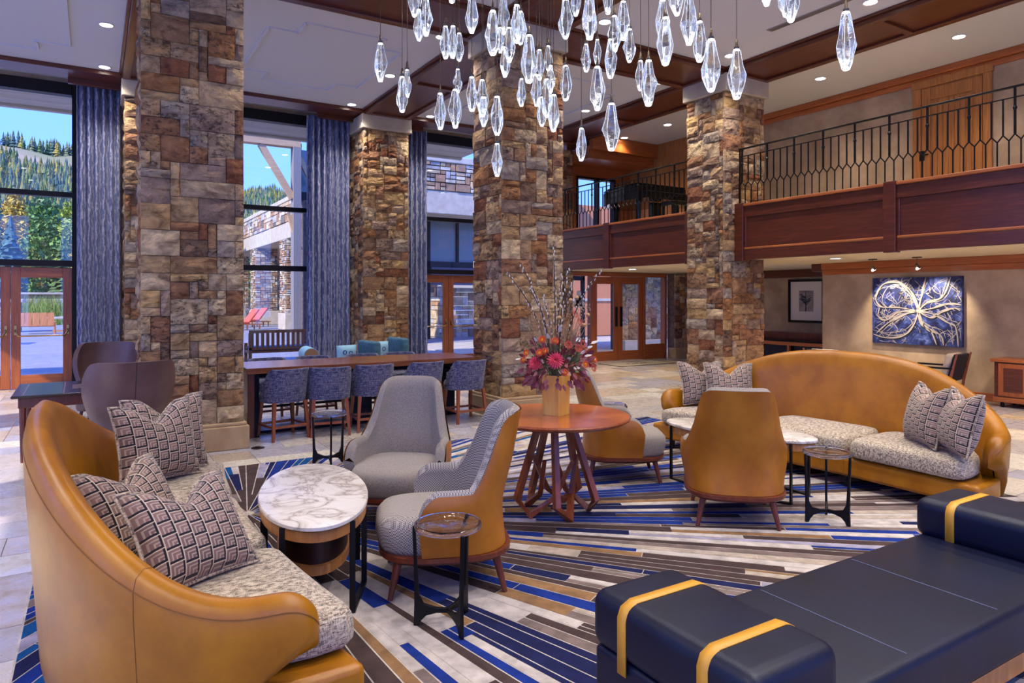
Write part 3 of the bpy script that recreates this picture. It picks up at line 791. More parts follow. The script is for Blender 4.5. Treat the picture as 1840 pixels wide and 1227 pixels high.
# track heads above the painting
def track_head(y, label):
    t = thing('track_spotlight', label, 'spotlight', (12.15, y, 2.46))
    MB().box(-.03, .03, -.07, .07, -.02, 0).build('mount', MET_STEEL, t, bev=.004)
    MB().cyl((0, 0, -.02), (0, 0, -.14), .006, n=8).build('stem', MET_STEEL, t)
    MB().tube([(-.035, 0, -.13), (.0, 0, -.155), (.045, 0, -.19)], [.018, .03, .032], 14).build('head', MET_STEEL, t, smooth=True)
    MB().cyl((.042, 0, -.188), (.05, 0, -.194), .028, n=14).build('lens', LED, t)
    MB().lathe([(.004, -.228), (.018, -.22), (.022, -.205), (.018, -.192)], 10, (.0, 0, 0)).build('bulb', LED, t, smooth=True)
    d = bpy.data.lights.new('track_beam', 'SPOT'); d.energy = 62; d.color = (1, .84, .64); d.spot_size = math.radians(75); d.spot_blend = .6; d.shadow_soft_size = .02
    o = bpy.data.objects.new('track_beam', d); C.objects.link(o); o.parent = t; o.location = (.06, 0, -.2)
    o.rotation_euler = Vector((.75, 0, -.9)).to_track_quat('-Z', 'Y').to_euler()
track_head(7.22, 'bright track spotlight above the painting, left one'); track_head(6.43, 'track spotlight above the painting, right one')

# ---------------------------------------------------------------- rug: radiating stripes
RUG = (-.33, 6.90, -.2, 7.50); RC = (1.05, 5.81)
def clip(poly, box):
    x0, x1, y0, y1 = box
    for ax, lim, sg in ((0, x0, 1), (0, x1, -1), (1, y0, 1), (1, y1, -1)):
        out = []
        for i in range(len(poly)):
            a, b = poly[i - 1], poly[i]
            da = (a[ax] - lim) * sg; db = (b[ax] - lim) * sg
            if (da >= 0) != (db >= 0):
                k = da / (da - db); out.append((a[0] + (b[0] - a[0]) * k, a[1] + (b[1] - a[1]) * k))
            if db >= 0: out.append(b)
        poly = out
        if len(poly) < 3: return []
    return poly
def make_rug():
    rng = random.Random(40)
    mb = MB()
    mb.box(RUG[0], RUG[1], RUG[2], RUG[3], .001, .011, 9)
    Z = .0125
    inner = (RUG[0] + .01, RUG[1] - .01, RUG[2] + .01, RUG[3] - .01)
    def emit(a0, a1, r0, r1, c):
        g = .0042
        if r1 - r0 < .03: return
        def P(r, a, off):   # point at radius r on ray a, shifted sideways by off
            return (RC[0] + r * math.cos(a) - off * math.sin(a), RC[1] + r * math.sin(a) + off * math.cos(a))
        if (a1 - a0) * r1 < 2.4 * g: return
        o0 = min(g, (a1 - a0) * r0 * .45)
        k = max(1, int((a1 - a0) * r1 / .25))
        pts = [P(r0, a0, o0), P(r1, a0, g)] + [P(r1, a0 + (a1 - a0) * i / k, 0) for i in range(1, k)] + [P(r1, a1, -g), P(r0, a1, -o0)]
        q = clip(pts, inner)
        if len(q) >= 3: mb.quad([(x, y, Z) for x, y in q], c)
    def pick(a, r):
        d = math.degrees(a) % 360
        if r < .9: return rng.choice((3, 3, 2, 4, 1, 3))
        if 250 < d < 300: w = {1: 5, 2: 2, 3: 4, 4: 3, 5: 2, 6: 1, 0: 5}
        elif 300 <= d < 335: w = {1: 3, 2: 3, 3: 7, 4: 5, 5: 2, 6: 1, 0: 5, 8: 2}
        elif d >= 335 or d < 8: w = {1: 8, 2: 3, 3: 4, 4: 4, 5: 2, 8: 5, 0: 5, 7: 1}
        elif d < 60: w = {1: 5, 2: 4, 3: 2, 4: 3, 5: 2, 8: 4, 0: 5, 6: 1, 7: 2}
        else: w = {7: 5, 1: 4, 2: 3, 8: 2, 0: 2, 3: 1}
        ks = list(w); return rng.choices(ks, [w[k] for k in ks])[0]
    def sector(a0, a1, r):
        w = a1 - a0
        rsplit = rng.uniform(.085, .14) / w          # radius at which the stripe has grown wide enough to divide
        seg = r
        end = min(rsplit, 9.5)
        while seg < end:
            L = rng.uniform(.8, 2.6)
            e = min(end, seg + L)
            if end - e < .35: e = end
            emit(a0, a1, seg + (.006 if seg > r else 0), e, pick((a0 + a1) / 2, seg)); seg = e
        if rsplit < 9.5:
            f = rng.uniform(.36, .64); m = a0 + w * f
            sector(a0, m, rsplit); sector(m, a1, rsplit)
    n = 26; cuts = sorted(2 * PI * (i + rng.uniform(-.28, .28)) / n for i in range(n)); cuts.append(cuts[0] + 2 * PI)
    for a0, a1 in zip(cuts[:-1], cuts[1:]): sector(a0, a1, .05)
    return tag(mb.build('area_rug', RUGC), 'large rug with blue, brown and cream stripes radiating from one point', 'rug')
make_rug()

# ---------------------------------------------------------------- sofas
def sofa(label, loc, rz):
    """crescent sofa, facing +x"""
    t = thing('curved_sofa', label, 'sofa', loc, rz, 'saffron leather crescent sofas')
    A, B, X0, PW = .95, 1.74, .30, 2.6
    def base_pt(phi, inset, lean=0):
        c, s = math.cos(phi), math.sin(phi)
        u = abs(c) ** (2 / PW); v = abs(s) ** (2 / PW)
        x = X0 - A * u; y = math.copysign(B * v, s)
        nx, ny = u ** (PW - 1) / A, -math.copysign(v ** (PW - 1), s) / B; l = math.hypot(nx, ny)     # inward normal
        return x + nx / l * (inset - lean), y + ny / l * (inset - lean)
    NS = 97
    sec = [(0, 0.0), (0, .25), (0, .5), (0, .75), (.005, .90), (.022, .97), (.06, 1.0), (.10, .985), (.128, .94), (.145, .82), (.165, .55), (.185, .25), (.19, .0)]
    def H(phi): return .65 + .53 * (.5 + .5 * math.cos(min(PI, abs(phi) * PI / math.radians(80)))) ** .9
    def fn(i, j):
        s = -1 + 2 * i / (NS - 1); s = math.sin(s * PI / 2)
        off, zf = sec[j]
        pt = s * PI / 2
        h = H(pt); z = .10 + (h - .10) * zf
        k = sstep(.10, .52, z)
        phi = s * math.radians(90 - 22 * (1 - k) * sstep(.62, 1.0, abs(s)))
        dist = A * max(0, math.cos(pt)) ** (2 / PW)                 # how far back from the arm tip
        e = max(0, 1 - dist / .07); e2 = max(0, 1 - dist / .15)
        th = math.sqrt(max(0, 1 - e * e))
        off = .085 + (off - .085) * max(th, .03)
        z -= .16 * (1 - math.sqrt(max(0, 1 - e2 * e2))) * sstep(.35, 1.0, zf)
        x, y = base_pt(phi, off, .07 * (z - .1))
        return (x, y, z)
    back = MB().grid(fn, NS, len(sec)).build('backrest', LEATHER, t, smooth=True, angle=180)
    def fr(y): return .50 - .13 * (1 - (y / 1.62) ** 2)
    def outline(inset, front, ym):
        p = []
        for i in range(33):
            ph = (-1 + 2 * i / 32) * math.radians(88)
            x, y = base_pt(ph, inset)
            if abs(y) <= ym: p.append((x, y))
        ys = [ym - 2 * ym * i / 16 for i in range(17)]
        return p + [(fr(y) + front, y) for y in ys]
    base = MB().prism(outline(.04, -.02, 1.69), .11, .285).build('plinth', LEATHER, t, smooth=True, angle=50, bev=.03, seg=3)
    for y0, y1 in ((-1.60, -.55), (-.545, .545), (.55, 1.60)):
        p = []
        for i in range(9):
            y = y0 + (y1 - y0) * i / 8
            c = max(0, 1 - min(.995, abs(y) / (B - .15)) ** PW) ** (1 / PW)
            xb = X0 - (A - .19) * c
            p.append((min(xb, fr(y) - .2), y))
        q = [(fr(y1 + (y0 - y1) * i / 8) + .015, y1 + (y0 - y1) * i / 8) for i in range(9)]
        pts = p + q; cx = sum(a for a, _ in pts) / len(pts); cy = sum(b for _, b in pts) / len(pts)
        mb = MB(); n = len(pts)
        lv = [(.97, .287), (1.0, .32), (1.0, .39), (.985, .435), (.93, .462), (.6, .474), (.2, .478)]
        def fc(i, j):
            s, z = lv[i]; x, y = pts[j]; d = 1 - s
            return (x + (cx - x) * d, y + (cy - y) * d, z)
        mb.grid(fc, len(lv), n, False, True)
        mb.f.append(tuple((len(lv) - 1) * n + j for j in range(n))); mb.m.append(0)
        mb.f.append(tuple(range(n))[::-1]); mb.m.append(0)
        mb.build('seat_cushion', TWEED, t, smooth=True, angle=55, sub=1)
    for s in (-.42, .42):
        i = int((s + 1) / 2 * (NS - 1)); pts = [Vector(fn(i, j)) for j in range(len(sec))]
        MB().tube(pts, .0018, 5).build('seam', SEAM, back)
    pts = [Vector(fn(i, 4)) + Vector((0, 0, .004)) for i in range(2, NS - 2)]
    MB().tube(pts, .0022, 5).build('piping', SEAM, back)
    for y in (-.55, .55):
        MB().bar((fr(y) - .022, y, .12), (fr(y) - .022, y, .275), .004, .006).build('seam', SEAM, base)
    for x, y in ((.40, -1.45), (.40, 1.45), (.33, -.55), (.33, .55), (-.4, -.6), (-.4, .6)):
        MB().cyl((x, y, .013), (x, y, .13), .016, .024, 10).build('leg', MET_BLK, t, smooth=True)
    return t
sofa('saffron leather crescent sofa at left, seen from behind its arm', (.41, 4.32, 0), math.radians(1))
sofa('saffron leather crescent sofa at right facing the camera', (6.20, 4.34, 0), PI + math.radians(4))

def pillow_mesh(w, h, t, notch):
    n = 17; mb = MB(); uvs = []
    def P(i, j, sd):
        u = -1 + 2 * i / (n - 1); v = -1 + 2 * j / (n - 1)
        k = (1 - abs(u) ** 3) * (1 - abs(v) ** 3)
        x = u * w / 2 * (1 - .10 * (1 - u * u) * 0 - .09 * (1 - v * v) * abs(u)) 
        z = v * h / 2 * (1 - .08 * (1 - u * u) * abs(v))
        if v > 0: z -= notch * v * v * (1 - min(1, abs(u) / .62)) ** 1.3
        y = sd * t * (max(0, k) ** .55) * (1 - .35 * max(0, v) * (1 - abs(u)))
        return (x, y, z + h / 2)
    for sd in (-1, 1):
        b = len(mb.v)
        for i in range(n):
            for j in range(n): mb.v.append(P(i, j, sd)); uvs.append((i / (n - 1), j / (n - 1)))
        for i in range(n - 1):
            for j in range(n - 1):
                q = (b + i*n + j, b + (i+1)*n + j, b + (i+1)*n + j + 1, b + i*n + j + 1)
                mb.f.append(q if sd < 0 else q[::-1]); mb.m.append(0)
    me = bpy.data.meshes.new('pillow_cover'); me.from_pydata(mb.v, [], mb.f); me.materials.append(PILLOW)
    l = me.uv_layers.new(name='UVMap')
    for p in me.polygons:
        for li in p.loop_indices: l.data[li].uv = uvs[me.loops[li].vertex_index]
    bm = bmesh.new(); bm.from_mesh(me); bmesh.ops.remove_doubles(bm, verts=bm.verts, dist=1e-5); bm.to_mesh(me); bm.free()
    me.polygons.foreach_set('use_smooth', [True] * len(me.polygons)); me.update()
    rim = []
    for i in range(n): rim.append(P(i, 0, 0))
    for j in range(1, n): rim.append(P(n - 1, j, 0))
    for i in range(n - 2, -1, -1): rim.append(P(i, n - 1, 0))
    for j in range(n - 2, 0, -1): rim.append(P(0, j, 0))
    trim = MB().tube(rim, .009, 6, closed=True).mesh('pillow_trim', FRINGE, True, 180)
    return me, trim
PIL = pillow_mesh(.56, .52, .12, .14)
def pillow(label, loc, rz, tilt, roll=0, sc=1):
    t = thing('throw_pillow', label, 'pillow', loc, 0, 'block print throw pillows')
    t.rotation_euler = (tilt, roll, rz); t.scale = (sc,) * 3
    put('cover', PIL[0], t); put('trim', PIL[1], t)
# pillow fronts look towards local -y
D = math.radians
pillow('block print pillow at the far end of the left sofa, front one', (.40, 5.28, .485), D(30), D(-14), 0, 1.06)
pillow('block print pillow at the far end of the left sofa, tucked behind', (.46, 5.52, .485), D(22), D(-10), 0, 1.06)
pillow('block print pillow at the near end of the left sofa, half hidden', (.24, 3.80, .485), D(44), D(-30), 0, .95)
pillow('large block print pillow nearest the camera on the left sofa', (.44, 3.32, .485), D(28), D(-36), 0, .95)
pillow('leftmost block print pillow on the right sofa', (6.20, 5.73, .485), D(-22), D(-20))
pillow('block print pillow on the right sofa behind the leather chair back', (6.28, 5.42, .485), D(-36), D(-18))
pillow('bluish block print pillow at the right end of the right sofa, left of the pair', (6.12, 3.22, .485), D(-128), D(-14))
pillow('rightmost bluish block print pillow on the right sofa', (5.98, 2.90, .485), D(-132), D(-14))

# ---------------------------------------------------------------- armchairs
def superel(cx, hx0, hx1, hy, n=40, p=3.0):
    out = []
    for i in range(n):
        a = 2 * PI * i / n; c, s = math.cos(a), math.sin(a)
        x = math.copysign(abs(c) ** (2 / p), c); y = math.copysign(abs(s) ** (2 / p), s)
        out.append((cx + x * (hx1 if x > 0 else hx0), y * hy))
    return out
def stack(outlines, mb=None):
    mb = mb or MB(); n = len(outlines[0][0]); b = len(mb.v)
    mb.grid(lambda i, j: (*outlines[i][0][j], outlines[i][1]), len(outlines), n, False, True)
    mb.f.append(tuple(b + (len(outlines) - 1) * n + j for j in range(n))); mb.m.append(0)
    mb.f.append(tuple(b + j for j in range(n))[::-1]); mb.m.append(0)
    return mb
def armchair(label, loc, rz, cloth):
    t = thing('wing_armchair', label, 'armchair', loc, rz, 'leather-backed lounge chairs')
    def H(a):
        if a < .52: h = 1.05 - .60 * .0 - (.06 * (a / .40) ** 4 if a < .4 else .06) - .35 * sstep(.38, .56, a)
        else: h = .64
        h = 1.05 - .045 * min(1, a / .42) ** 5 - .40 * sstep(.41, .57, a)
        if a > .80:
            e = (a - .80) / .20; h = .455 + (h - .455) * math.sqrt(max(0, 1 - e * e * .98))
        return h
    NU, NV = 61, 13
    def surf(off):
        def fn(i, j):
            u = -1 + 2 * i / (NU - 1); a = abs(u); sg = 1 if u >= 0 else -1; v = j / (NV - 1)
            h = H(a) + (0.012 if off < .03 else 0); z = .265 + v * (h - .265)
            if a < .66:
                al = a / .66 * PI / 2; x = .0 - .36 * math.cos(al) ** .75; y = .37 * math.sin(al) ** .75
                nx, ny = math.cos(al), -math.sin(al)
            else:
                x = (a - .66) / .34 * .17; y = .37; nx, ny = 0.0, -1.0
            x += nx * off; y += ny * off
            y *= 1 - .20 * min(1, max(0, (z - .56) / .5))
            y += .035 * sstep(.27, .50, z) * (1 - sstep(.56, .8, z)) * sstep(.3, .7, a)
            x -= .20 * max(0, z - .50) ** 1.1 - .02 * math.sin(min(1, (z - .265) / .5) * PI)
            return (x, sg * y, z)
        return fn
    o = MB().grid(surf(0.0), NU, NV).build('leather_shell', LEATHER_IN, t, smooth=True, angle=180)
    # thickness is modelled by a padded inner skin joined at the rim
    fo, fi = surf(.012), surf(.085)
    mb = MB()
    rows = [lambda i, v=j: fi(i, v) for j in range(NV)]
    def both(i, j):
        if j < NV: return fi(i, j)
        if j == NV:
            p, q = Vector(fi(i, NV - 1)), Vector(fo(i, NV - 1)); m = (p + q) / 2; m.z += .028; return m
        return fo(i, NV - 1 - (j - NV - 1))
    mb.grid(both, NU, NV + 4)
    for e in (0, NU - 1):                                     # close the arm fronts
        for j in range(NV - 1):
            a1, a2 = fi(e, j), fi(e, j + 1); b1, b2 = surf(0.0)(e, j), surf(0.0)(e, j + 1)
            mb.quad([a1, a2, b2, b1])
    mb.build('backrest', cloth, t, smooth=True, angle=60)
    S0 = lambda k, fx: superel(.03, .33 * k, .39 * k + fx, .325 * k + .0, 40, 3.4)
    stack([(S0(.97, 0), .262), (S0(1.0, 0), .29), (S0(1.02, .01), .36), (S0(1.01, .01), .42), (S0(.95, .0), .455), (S0(.78, 0), .47), (S0(.4, 0), .478)]).build('seat_cushion', cloth, t, smooth=True, angle=70)
    stack([(superel(.0, .36, .40, .355, 40, 3.0), .215), (superel(.0, .385, .42, .38, 40, 3.0), .235), (superel(.0, .385, .42, .38, 40, 3.0), .262)]).build('base_rim', WOOD_LEG, t, smooth=True, angle=40)
    for sx, sy in ((1, 1), (1, -1), (-1, 1), (-1, -1)):
        x = .30 if sx > 0 else -.27
        MB().tube([(x, sy * .25, .225), (x + sx * .05, sy * .295, .0135)], [.026, .015], 10).build('leg', WOOD_LEG, t, smooth=True)
    return t
def face(x, y): return math.atan2(y, x)
armchair('grey cloth lounge chair facing the camera beside the oval marble table', (2.08, 5.10, 0), face(-.62, -.78), GREYCLOTH)
armchair('houndstooth lounge chair with leather back in front of the round table', (1.88, 3.86, 0), face(-.93, .36), HOUND)
armchair('grey lounge chair half hidden behind the round table', (4.38, 5.16, 0), face(.84, -.54), GREYCLOTH)
armchair('lounge chair seen from its saffron leather back before the right sofa', (4.36, 3.74, 0), face(.68, .73), GREYCLOTH)

# ---------------------------------------------------------------- round table and flowers
def round_table():
    t = thing('round_table', 'round cherry table carrying the flower vase', 'table', (3.20, 4.55, 0))
    n = 24; R_ = .60
    top = MB().lathe([(.50, .752), (.57, .762), (.597, .778), (.60, .79), (.592, .80)], 64).build('edge', WOOD_TABLE, t, smooth=True)
    for k in range(12):
        a0, a1 = 2 * PI * k / 12, 2 * PI * (k + 1) / 12
        pts = [(.0, .0)] + [(.592 * math.cos(a0 + (a1 - a0) * i / 5), .592 * math.sin(a0 + (a1 - a0) * i / 5)) for i in range(6)]
        m = (WOOD_TOP_A, WOOD_TOP_B)[k % 2]
        MB().prism(pts, .7995, .8025).build('veneer_wedge', m, t)
    for k in range(5):
        a = 2 * PI * k / 5 + .35
        def p(r, da, z): return (r * math.cos(a + da), r * math.sin(a + da), z)
        path = [p(.13, -.12, .765), p(.33, .0, .14), p(.27, .38, .033), p(.13, 1.2, .17), p(.19, 2.0, .46)]
        MB().tube(path, [.031, .034, .036, .027, .022], 4).build('bent_leg', WOOD_TABLE, t)
    MB().lathe([(.2, .735), (.2, .755)], 24).build('mounting_plate', WOOD_LEG, t)
    return t
WOOD_TABLE = wood('table_wood', rgb(116,50,24), rgb(164,84,44), .3, 2)
WOOD_TOP_A = wood('table_veneer', rgb(172,84,38), rgb(212,122,64), .16, 0, coat=.6)
WOOD_TOP_B = wood('table_veneer_cross', rgb(160,74,36), rgb(202,112,62), .16, 1, coat=.6)
round_table()
vt = thing('wooden_vase', 'square honey wood vase on the round table', 'vase', (3.20, 4.55, .8035), math.radians(20))
vm = MB()
for k in range(4):
    a = k * PI / 2
    c, s = math.cos(a), math.sin(a)
    def q(x, y): return (x * c - y * s, x * s + y * c)
    P4 = [q(-.068, -.068), q(.068, -.068), q(.085, -.085), q(-.085, -.085)]
    vm.quad([(*q(-.078, -.078), 0), (*q(.078, -.078), 0), (*q(.083, -.083), .32), (*q(-.083, -.083), .32)])
    vm.quad([(*q(-.083, -.083), .32), (*q(.083, -.083), .32), (*q(.07, -.07), .32), (*q(-.07, -.07), .32)])
    vm.quad([(*q(-.07, -.07), .32), (*q(.07, -.07), .32), (*q(.06, -.06), .02), (*q(-.06, -.06), .02)])
vm.box(-.068, .068, -.068, .068, 0, .02)
vm.build('body', wood('vase_wood', rgb(214,150,52), rgb(240,190,96), .4, 2), vt)

def flowers():
    rng = random.Random(8)
    t = thing('flower_arrangement', 'autumn flower arrangement with tall pussy willow branches in the wooden vase', 'flowers', (3.20, 4.55, 1.05))
    BARK = M('twig_bark', rgb(70,52,44), .8); CAT = M('catkin', rgb(214,202,178), .9)
    BURG = M('burgundy_leaf', rgb(112,38,44), .6, col2=rgb(150,78,84), scale=20); GREEN = M('green_leaf', rgb(70,86,52), .6, col2=rgb(110,118,76), scale=20); PALE = M('silver_leaf', rgb(196,184,178), .6)
    PINK = M('dahlia_pink', rgb(222,62,84), .6); ORG = M('straw_orange', rgb(214,78,26), .6); YEL = M('straw_heart', rgb(236,178,40), .7); SEED = M('seed_ball', rgb(176,136,86), .8); RUST = M('rust_bloom', rgb(178,70,44), .7)
    R2 = Vector((math.cos(YAW), -math.sin(YAW), 0)); F2 = Vector((math.sin(YAW), math.cos(YAW), 0))
    # branches: lateral reach, depth, height
    for lx, ly, hz in ((-.42, .05, .93), (-.30, -.06, .99), (-.22, .1, .80), (-.02, .0, 1.14), (.06, .1, .92), (.10, -.05, .96), (.16, .12, .86), (.38, .0, .95), (-.12, -.1, .74)):
        tip = R2 * lx + F2 * ly + Vector((0, 0, hz)); st = Vector((lx * .1, ly * .1, 0))
        bend = R2 * (-lx * .18) + Vector((0, 0, .06))
        pts = [st + (tip - st) * k + bend * math.sin(k * PI) for k in (0, .15, .3, .45, .6, .75, .9, 1)]
        br = MB().tube(pts, [.006, .006, .0055, .005, .0045, .004, .003, .002], 5).build('branch', BARK, t)
        cm = MB()
        for k in range(16):
            f = .38 + .60 * k / 16; i = min(6, int(f * 7)); p = pts[i] + (pts[i + 1] - pts[i]) * (f * 7 - i) if i < 7 else pts[7]
            p = p + Vector((rng.uniform(-.012, .012), rng.uniform(-.012, .012), 0)); d = Vector((rng.uniform(-.3, .3), rng.uniform(-.3, .3), 1)).normalized() * .013
            cm.tube([p - d, p - d * .3, p + d * .5, p + d], [.002, .0065, .0055, .001], 5)
        cm.build('catkins', CAT, br, smooth=True)
    def leaf(mb, p, n, s):
        n = n.normalized(); u = n.cross(Vector((rng.uniform(-1, 1), rng.uniform(-1, 1), .3))).normalized(); w = n.cross(u)
        mb.quad([p, p + n * s * .4 + u * s * .32, p + n * s * .95 + u * s * .18 + w * s * .1, p + n * s * 1.15 + w * s * .12, p + n * s * .9 - u * s * .2 + w * s * .1, p + n * s * .38 - u * s * .32])
    for nm, m, cnt, rr, zc, sz in (('burgundy_foliage', BURG, 300, .29, .16, .056), ('green_foliage', GREEN, 180, .20, .17, .045), ('silver_foliage', PALE, 44, .31, .25, .05)):
        mb = MB()
        for _ in range(cnt):
            a = rng.uniform(0, 2 * PI); el = rng.uniform(-.75, 1.1) if m is BURG else rng.uniform(-.3, 1.3)
            n = Vector((math.cos(a) * math.cos(el), math.sin(a) * math.cos(el), math.sin(el)))
            p = Vector((n.x * rr, n.y * rr, zc + n.z * rr * .75)) * 1.0 * rng.uniform(.55, 1.0)
            if p.z < .10 and math.hypot(p.x, p.y) < .13: p.z += .16
            leaf(mb, p, n + Vector((0, 0, -.5 if m is BURG and el < .2 else .1)), sz * rng.uniform(.7, 1.3))
        o = mb.build(nm, m, t); o['kind'] = 'stuff'
    sm = MB()
    for _ in range(38):
        a = rng.uniform(0, 2 * PI); d = rng.uniform(.08, .30); z = rng.uniform(.2, .5)
        sm.tube([(0, 0, 0), (math.cos(a) * d * .5, math.sin(a) * d * .5, z * .6), (math.cos(a) * d, math.sin(a) * d, z)], [.003, .0025, .0015], 4)
    sm.build('stems', GREEN, t)
    wp = MB()
    for _ in range(90):
        a = rng.uniform(0, 2 * PI); d = rng.uniform(.10, .30); z = rng.uniform(.34, .66)
        e = Vector((math.cos(a) * d, math.sin(a) * d, z)); wp.tube([(e.x * .5, e.y * .5, z * .5), tuple(e)], [.0016, .001], 4)
        for _ in range(3):
            p = e + Vector((rng.uniform(-.02, .02), rng.uniform(-.02, .02), rng.uniform(-.05, .01))); wp.tube([p, p + Vector((0, 0, .012))], [.005, .002], 4)
    o = wp.build('dried_sprays', M('dried_spray', rgb(168,132,96), .9), t); o['kind'] = 'stuff'
    def bloom(name, lx, ly, z, r, m, heart, rings):
        c = R2 * lx - F2 * ly + Vector((0, 0, z)); out = (R2 * lx * 1.2 - F2 * (abs(ly) + .15) + Vector((0, 0, .12))).normalized()
        u = out.cross(Vector((0, 0, 1))).normalized(); w = u.cross(out)
        mb = MB()
        for k in range(rings):
            n = 10 + 3 * k; rad = r * (.35 + .65 * k / max(1, rings - 1)); lift = r * .55 * (1 - k / rings)
            for i in range(n):
                a = 2 * PI * (i + .5 * (k % 2)) / n; da = PI / n * .95
                d0 = u * math.cos(a) + w * math.sin(a); dl = u * math.cos(a - da) + w * math.sin(a - da); dr = u * math.cos(a + da) + w * math.sin(a + da)
                b = c + out * lift
                mb.quad([b + d0 * rad * .2, b + dl * rad * .7 + out * .2 * lift, b + d0 * rad + out * .35 * r * (1 - k / rings), b + dr * rad * .7 + out * .2 * lift])
        o = mb.build(name, m, t)
        if heart: MB().tube([c + out * r * .2, c + out * r * .42, c + out * r * .55], [r * .42, r * .36, r * .12], 10).build('heart', heart, o, smooth=True)
    bloom('dahlia', -.17, .17, .18, .066, PINK, None, 4); bloom('dahlia', -.02, .24, .21, .074, PINK, None, 4)
    for lx, ly, z in ((-.02, .18, .36), (-.12, .20, .37), (-.24, .14, .26), (-.10, .22, .28), (-.14, .22, .27), (.22, .14, .17), (.30, .05, .20), (-.26, .1, .20), (.05, .26, .12)):
        bloom('strawflower', lx, ly, z, .036, ORG, YEL, 3)
    for lx, ly, z in ((.16, .15, .30), (.20, .10, .33), (.08, .2, .33), (.28, .12, .14), (.18, .05, .5), (.15, 0, .56)): bloom('rust_bloom', lx, ly, z, .04, RUST, None, 2)
    for lx, ly, z in ((.12, .0, .68), (.17, .0, .70), (-.05, .05, .56), (.02, .1, .54), (-.04, .08, .62), (.26, .0, .56), (.22, .05, .48)):
        c = R2 * lx - F2 * ly + Vector((0, 0, z))
        MB().lathe([(.003, -.018), (.013, -.012), (.018, 0), (.013, .012), (.003, .018)], 10, tuple(c)).tube([(0, 0, .05), tuple(c * .6 + Vector((0, 0, .1))), tuple(c)], .002, 4).build('seed_head', SEED, t, smooth=True)
flowers()

# ---------------------------------------------------------------- oval marble tables
def oval_table(label, loc, rz, drum):
    t = thing('oval_coffee_table', label, 'coffee table', loc, rz, 'oval marble coffee tables')
    a, b = .72, .325
    MB().lathe([(.985, .522), (1.0, .528), (1.0, .545), (.985, .551)], 64, sx=a, sy=b).build('marble_top', MARBLE, t, smooth=True)
    MB().lathe([(.955, .455), (.97, .46), (.97, .515), (.955, .522)], 64, sx=a, sy=b).build('wood_apron', WOOD_PIN, t, smooth=True)
    if drum:
        MB().lathe([(.60, .20), (.63, .205), (.63, .455)], 56, sx=a, sy=b).build('drum', M('dark_drum', rgb(46,24,18), .4), t, smooth=True)
        MB().lathe([(.625, .195), (.665, .20), (.665, .25), (.625, .255)], 56, sx=a, sy=b).build('drum_band', WOOD_PIN, t, smooth=True)
    w = .032
    for ang in (35, 145, 215, 325):
        # each leg is a flat metal loop: two uprights joined by a foot bar
        g = math.radians(ang); g2 = g + math.radians(38) * (1 if ang in (35, 215) else -1)
        p = (a * .985 * math.cos(g), b * .985 * math.sin(g)); q = (a * .93 * math.cos(g2), b * .93 * math.sin(g2))
        m = MB().bar((*p, .0125), (*p, .52), w, .014).bar((*q, .0125), (*q, .46), w, .014).bar((*p, .0205), (*q, .0205), w, .016)
        m.build('leg', MET_BLK, t)
    return t
oval_table('oval marble coffee table with dark drum beside the left sofa', (1.165, 4.28, 0), D(77), True)
oval_table('oval marble coffee table before the right sofa, behind the leather chair', (5.04, 4.28, 0), D(103), False)

# ---------------------------------------------------------------- small glass side tables
def side_table(label, loc, rz):
    t = thing('glass_side_table', label, 'side table', loc, rz, 'small cast glass side tables')
    gt = MB().lathe([(.12, .525), (.165, .528), (.178, .536), (.178, .556), (.170, .562), (.155, .556), (.05, .550)], 40).build('glass_top', CASTGLASS, t, smooth=True, angle=60)
    for k in range(3):
        a = 2 * PI * k / 3
        c, s = math.cos(a), math.sin(a)
        # sculpted leg: foot, waist where it meets the web, slim stem, small shoulder
        ins = [(0, .0), (.165, .0), (.178, .0), (.172, .12), (.176, .35), (.183, .50), (.183, .545), (.168, .545), (.165, .50), (.158, .32), (.148, .16), (.125, .115), (.06, .098), (0, .096), (0, .072), (.07, .073), (.125, .06), (.155, .0)]
        poly = [(.155, .0135), (.182, .0135), (.178, .13), (.181, .35), (.188, .50), (.188, .54), (.172, .54), (.170, .50), (.162, .33), (.152, .175), (.128, .128), (.06, .108), (.0, .106), (.0, .080), (.06, .080), (.115, .066), (.143, .038)]
        mb = MB(); n = len(poly); hw = .009
        for sd in (-hw, hw):
            for r, z in poly: mb.v.append((r * c - sd * s, r * s + sd * c, z))
        mb.f.append(tuple(range(n))); mb.m.append(0); mb.f.append(tuple(range(n, 2 * n))[::-1]); mb.m.append(0)
        for i in range(n): j = (i + 1) % n; mb.f.append((i, j, n + j, n + i)); mb.m.append(0)
        mb.build('leg', MET_BLK, t, bev=.003)
    return t
side_table('glass side table in front of the houndstooth chair', (1.60, 3.27, 0), D(-92))
side_table('glass side table right of the leather chair back', (4.87, 3.26, 0), D(-84))
side_table('glass side table between the grey chair and the bar stools', (2.08, 7.05, 0), D(-100))
side_table('glass side table behind the round table beside the hidden chair', (4.93, 5.95, 0), D(-30))

